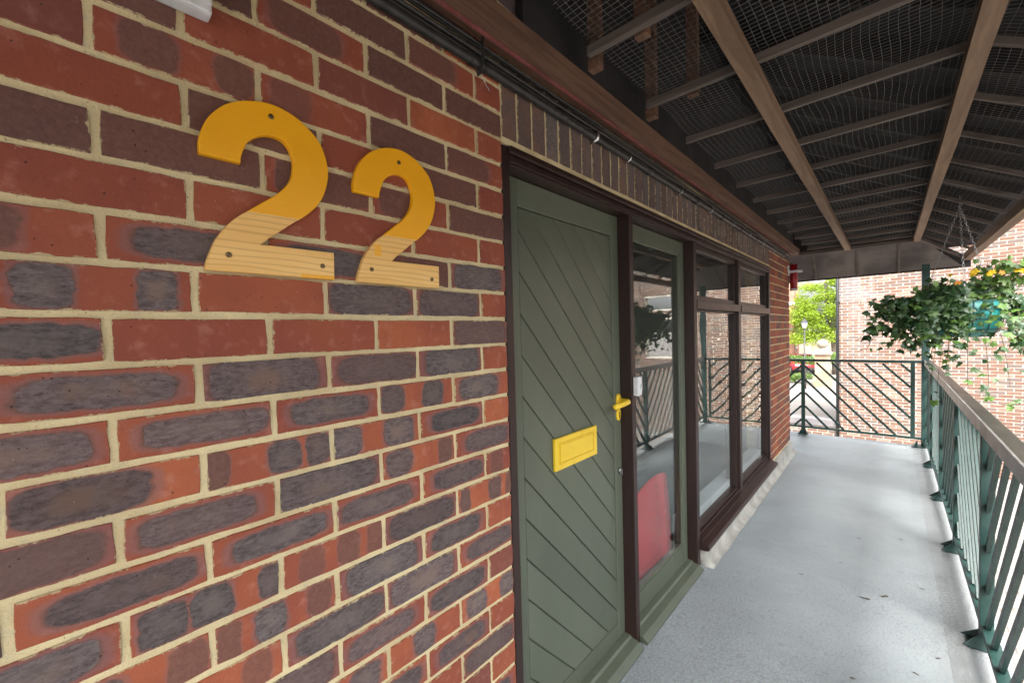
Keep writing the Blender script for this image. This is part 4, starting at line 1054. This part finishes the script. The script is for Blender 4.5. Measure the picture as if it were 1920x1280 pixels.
for i in range(110):
    x, z = rr.uniform(-4.2, -.3), rr.uniform(.3, 4.9)
    if z > 3.0 and x < -3.0 and rr.random() < .7: continue
    bl.append(((x, 38+rr.uniform(-1.2, 1.2), z), rr.uniform(.35, .75), .8, 1.))
cr = leafcloud('crown', bl, 45000, .065, 'tree', tr, 3); cr.location = -Vector(tr.location)
for (x, y, z, rx, n_, lab) in ((-3.4, 31.5, -1.75, .55, 1500, 'low clipped hedge behind the end railing, left of the pier'), (-2.9, 34, -.9, .75, 1800, 'pale green shrub between the lamp and the pier'), (-1.1, 34.5, -.6, .7, 1500, 'yellow green shrub right behind the pier')):
    h = empty('shrub', lab, 'shrub', (x, y, -2.1), 'shrubs around the gate pier')
    bl = [((x+dx*rx*.8, y+rr.uniform(-.3, .3), z+rr.uniform(-.12, .12)), rx*.75, .6, 1.) for dx in (-1.3, -.6, 0, .6, 1.3)]
    part('woody_stem', tube('woody_stem', [(x, y, -2.1), (x+.05, y, z)], [.05, .02], 6), 'bark', h)
    f_ = leafcloud('foliage', bl, n_, .06, 'hedge', h, int(n_+x*10)); f_.location = -Vector(h.location)
# brick house at left and the gabled house behind
h1 = empty('brick_house', 'pale red brick house at the left edge of the far view', 'building', (-5.2, 40, -2.1))
part('wall', box('wall', (-9., -4.35, 38.5, 41.0, -2.1, 5.2), 0), plain('distant_brick', (.40, .22, .16), (.33, .17, .12), 3, .9, .004, 8), h1)
part('string_course', box('string_course', (-9.02, -4.31, 38.44, 41.05, 3.05, 3.25), .01), 'white', h1)
part('string_course', box('string_course', (-9.02, -4.31, 38.45, 41.05, 1.15, 1.28), .01), 'stone', h1)
rf = part('roof', prism_x('roof', [(38.2, 5.2), (41.3, 5.2), (39.7, 6.6)], -9.1, -4.2), 'slate', h1)
for y in (38.9, ): 
    wd = part('window', box('window', (-4.36, -4.30, y, y+1.0, -.3, 1.0), .01), 'white', h1); part('pane', box('pane', (-4.31, -4.285, y+.1, y+.9, -.2, .9), 0), 'carglass', h1, wd)
h2 = empty('gabled_house', 'low house with grey slate gable roof behind the tree', 'building', (-3.4, 52, -2.1))
part('wall', prism_x('wall', [(50, -2.1), (58, -2.1), (58, -.2), (50, -.2)], -7.5, .6), plain('distant_tan_wall', (.36, .29, .22), None, 2, .9, .003, 8), h2)
bm = bmesh.new(); P = [(-8., -.35), (-3.6, 1.05), (.9, -.35)]
for k in range(2):
    (xa, za), (xb, zb) = P[k], P[k+1]
    v = [bm.verts.new(p) for p in ((xa, 49.6, za), (xb, 49.6, zb), (xb, 58.4, zb), (xa, 58.4, za), (xa, 49.6, za-.15), (xb, 49.6, zb-.15), (xb, 58.4, zb-.15), (xa, 58.4, za-.15))]
    for f_ in ((0, 1, 2, 3), (4, 7, 6, 5), (0, 4, 5, 1), (2, 6, 7, 3)): bm.faces.new([v[i] for i in f_])
part('roof', fin(bm, 'roof'), 'slate', h2)
bm = bmesh.new(); bm.faces.new([bm.verts.new(p) for p in ((-7.4, 50.02, -.3), (-3.6, 50.02, .9), (.5, 50.02, -.3))]); part('gable', fin(bm, 'gable'), 'stone', h2)
part('window', box('window', (-3.9, -3.3, 49.95, 50.02, -1.4, -.6), .01), 'white', h2)

# ------------------------------------------------------------------ litter on the walkway
for i, (x, y) in enumerate(((.72, 1.95), (.79, 2.04), (.60, 2.3), (.88, 1.45), (.95, 1.62), (.66, 2.75), (.80, 3.3), (.45, 2.0), (.93, 2.25), (.86, 2.9), (.70, 1.25), (.98, 1.30), (.30, 3.9))):
    me = LM[i % 7].copy(); me.materials.clear(); me.materials.append(M['bark'])
    o = tag(new('fallen_leaf', me, None, None, (x, y, .004)), ('long dead leaf scrap in the middle of the walkway, the larger of two' if i == 1 else 'shorter dead leaf scrap beside the longest one on the walkway' if i == 0 else 'tiny dead brown leaf scrap lying on the walkway'), 'leaf', 'leaf scraps on the walkway')
    o.scale = (.010, .022, .006) if i > 1 else (.018, .05, .012); o.rotation_euler = (rnd.uniform(-.1, .1), rnd.uniform(-.1, .1), rnd.uniform(0, 6))
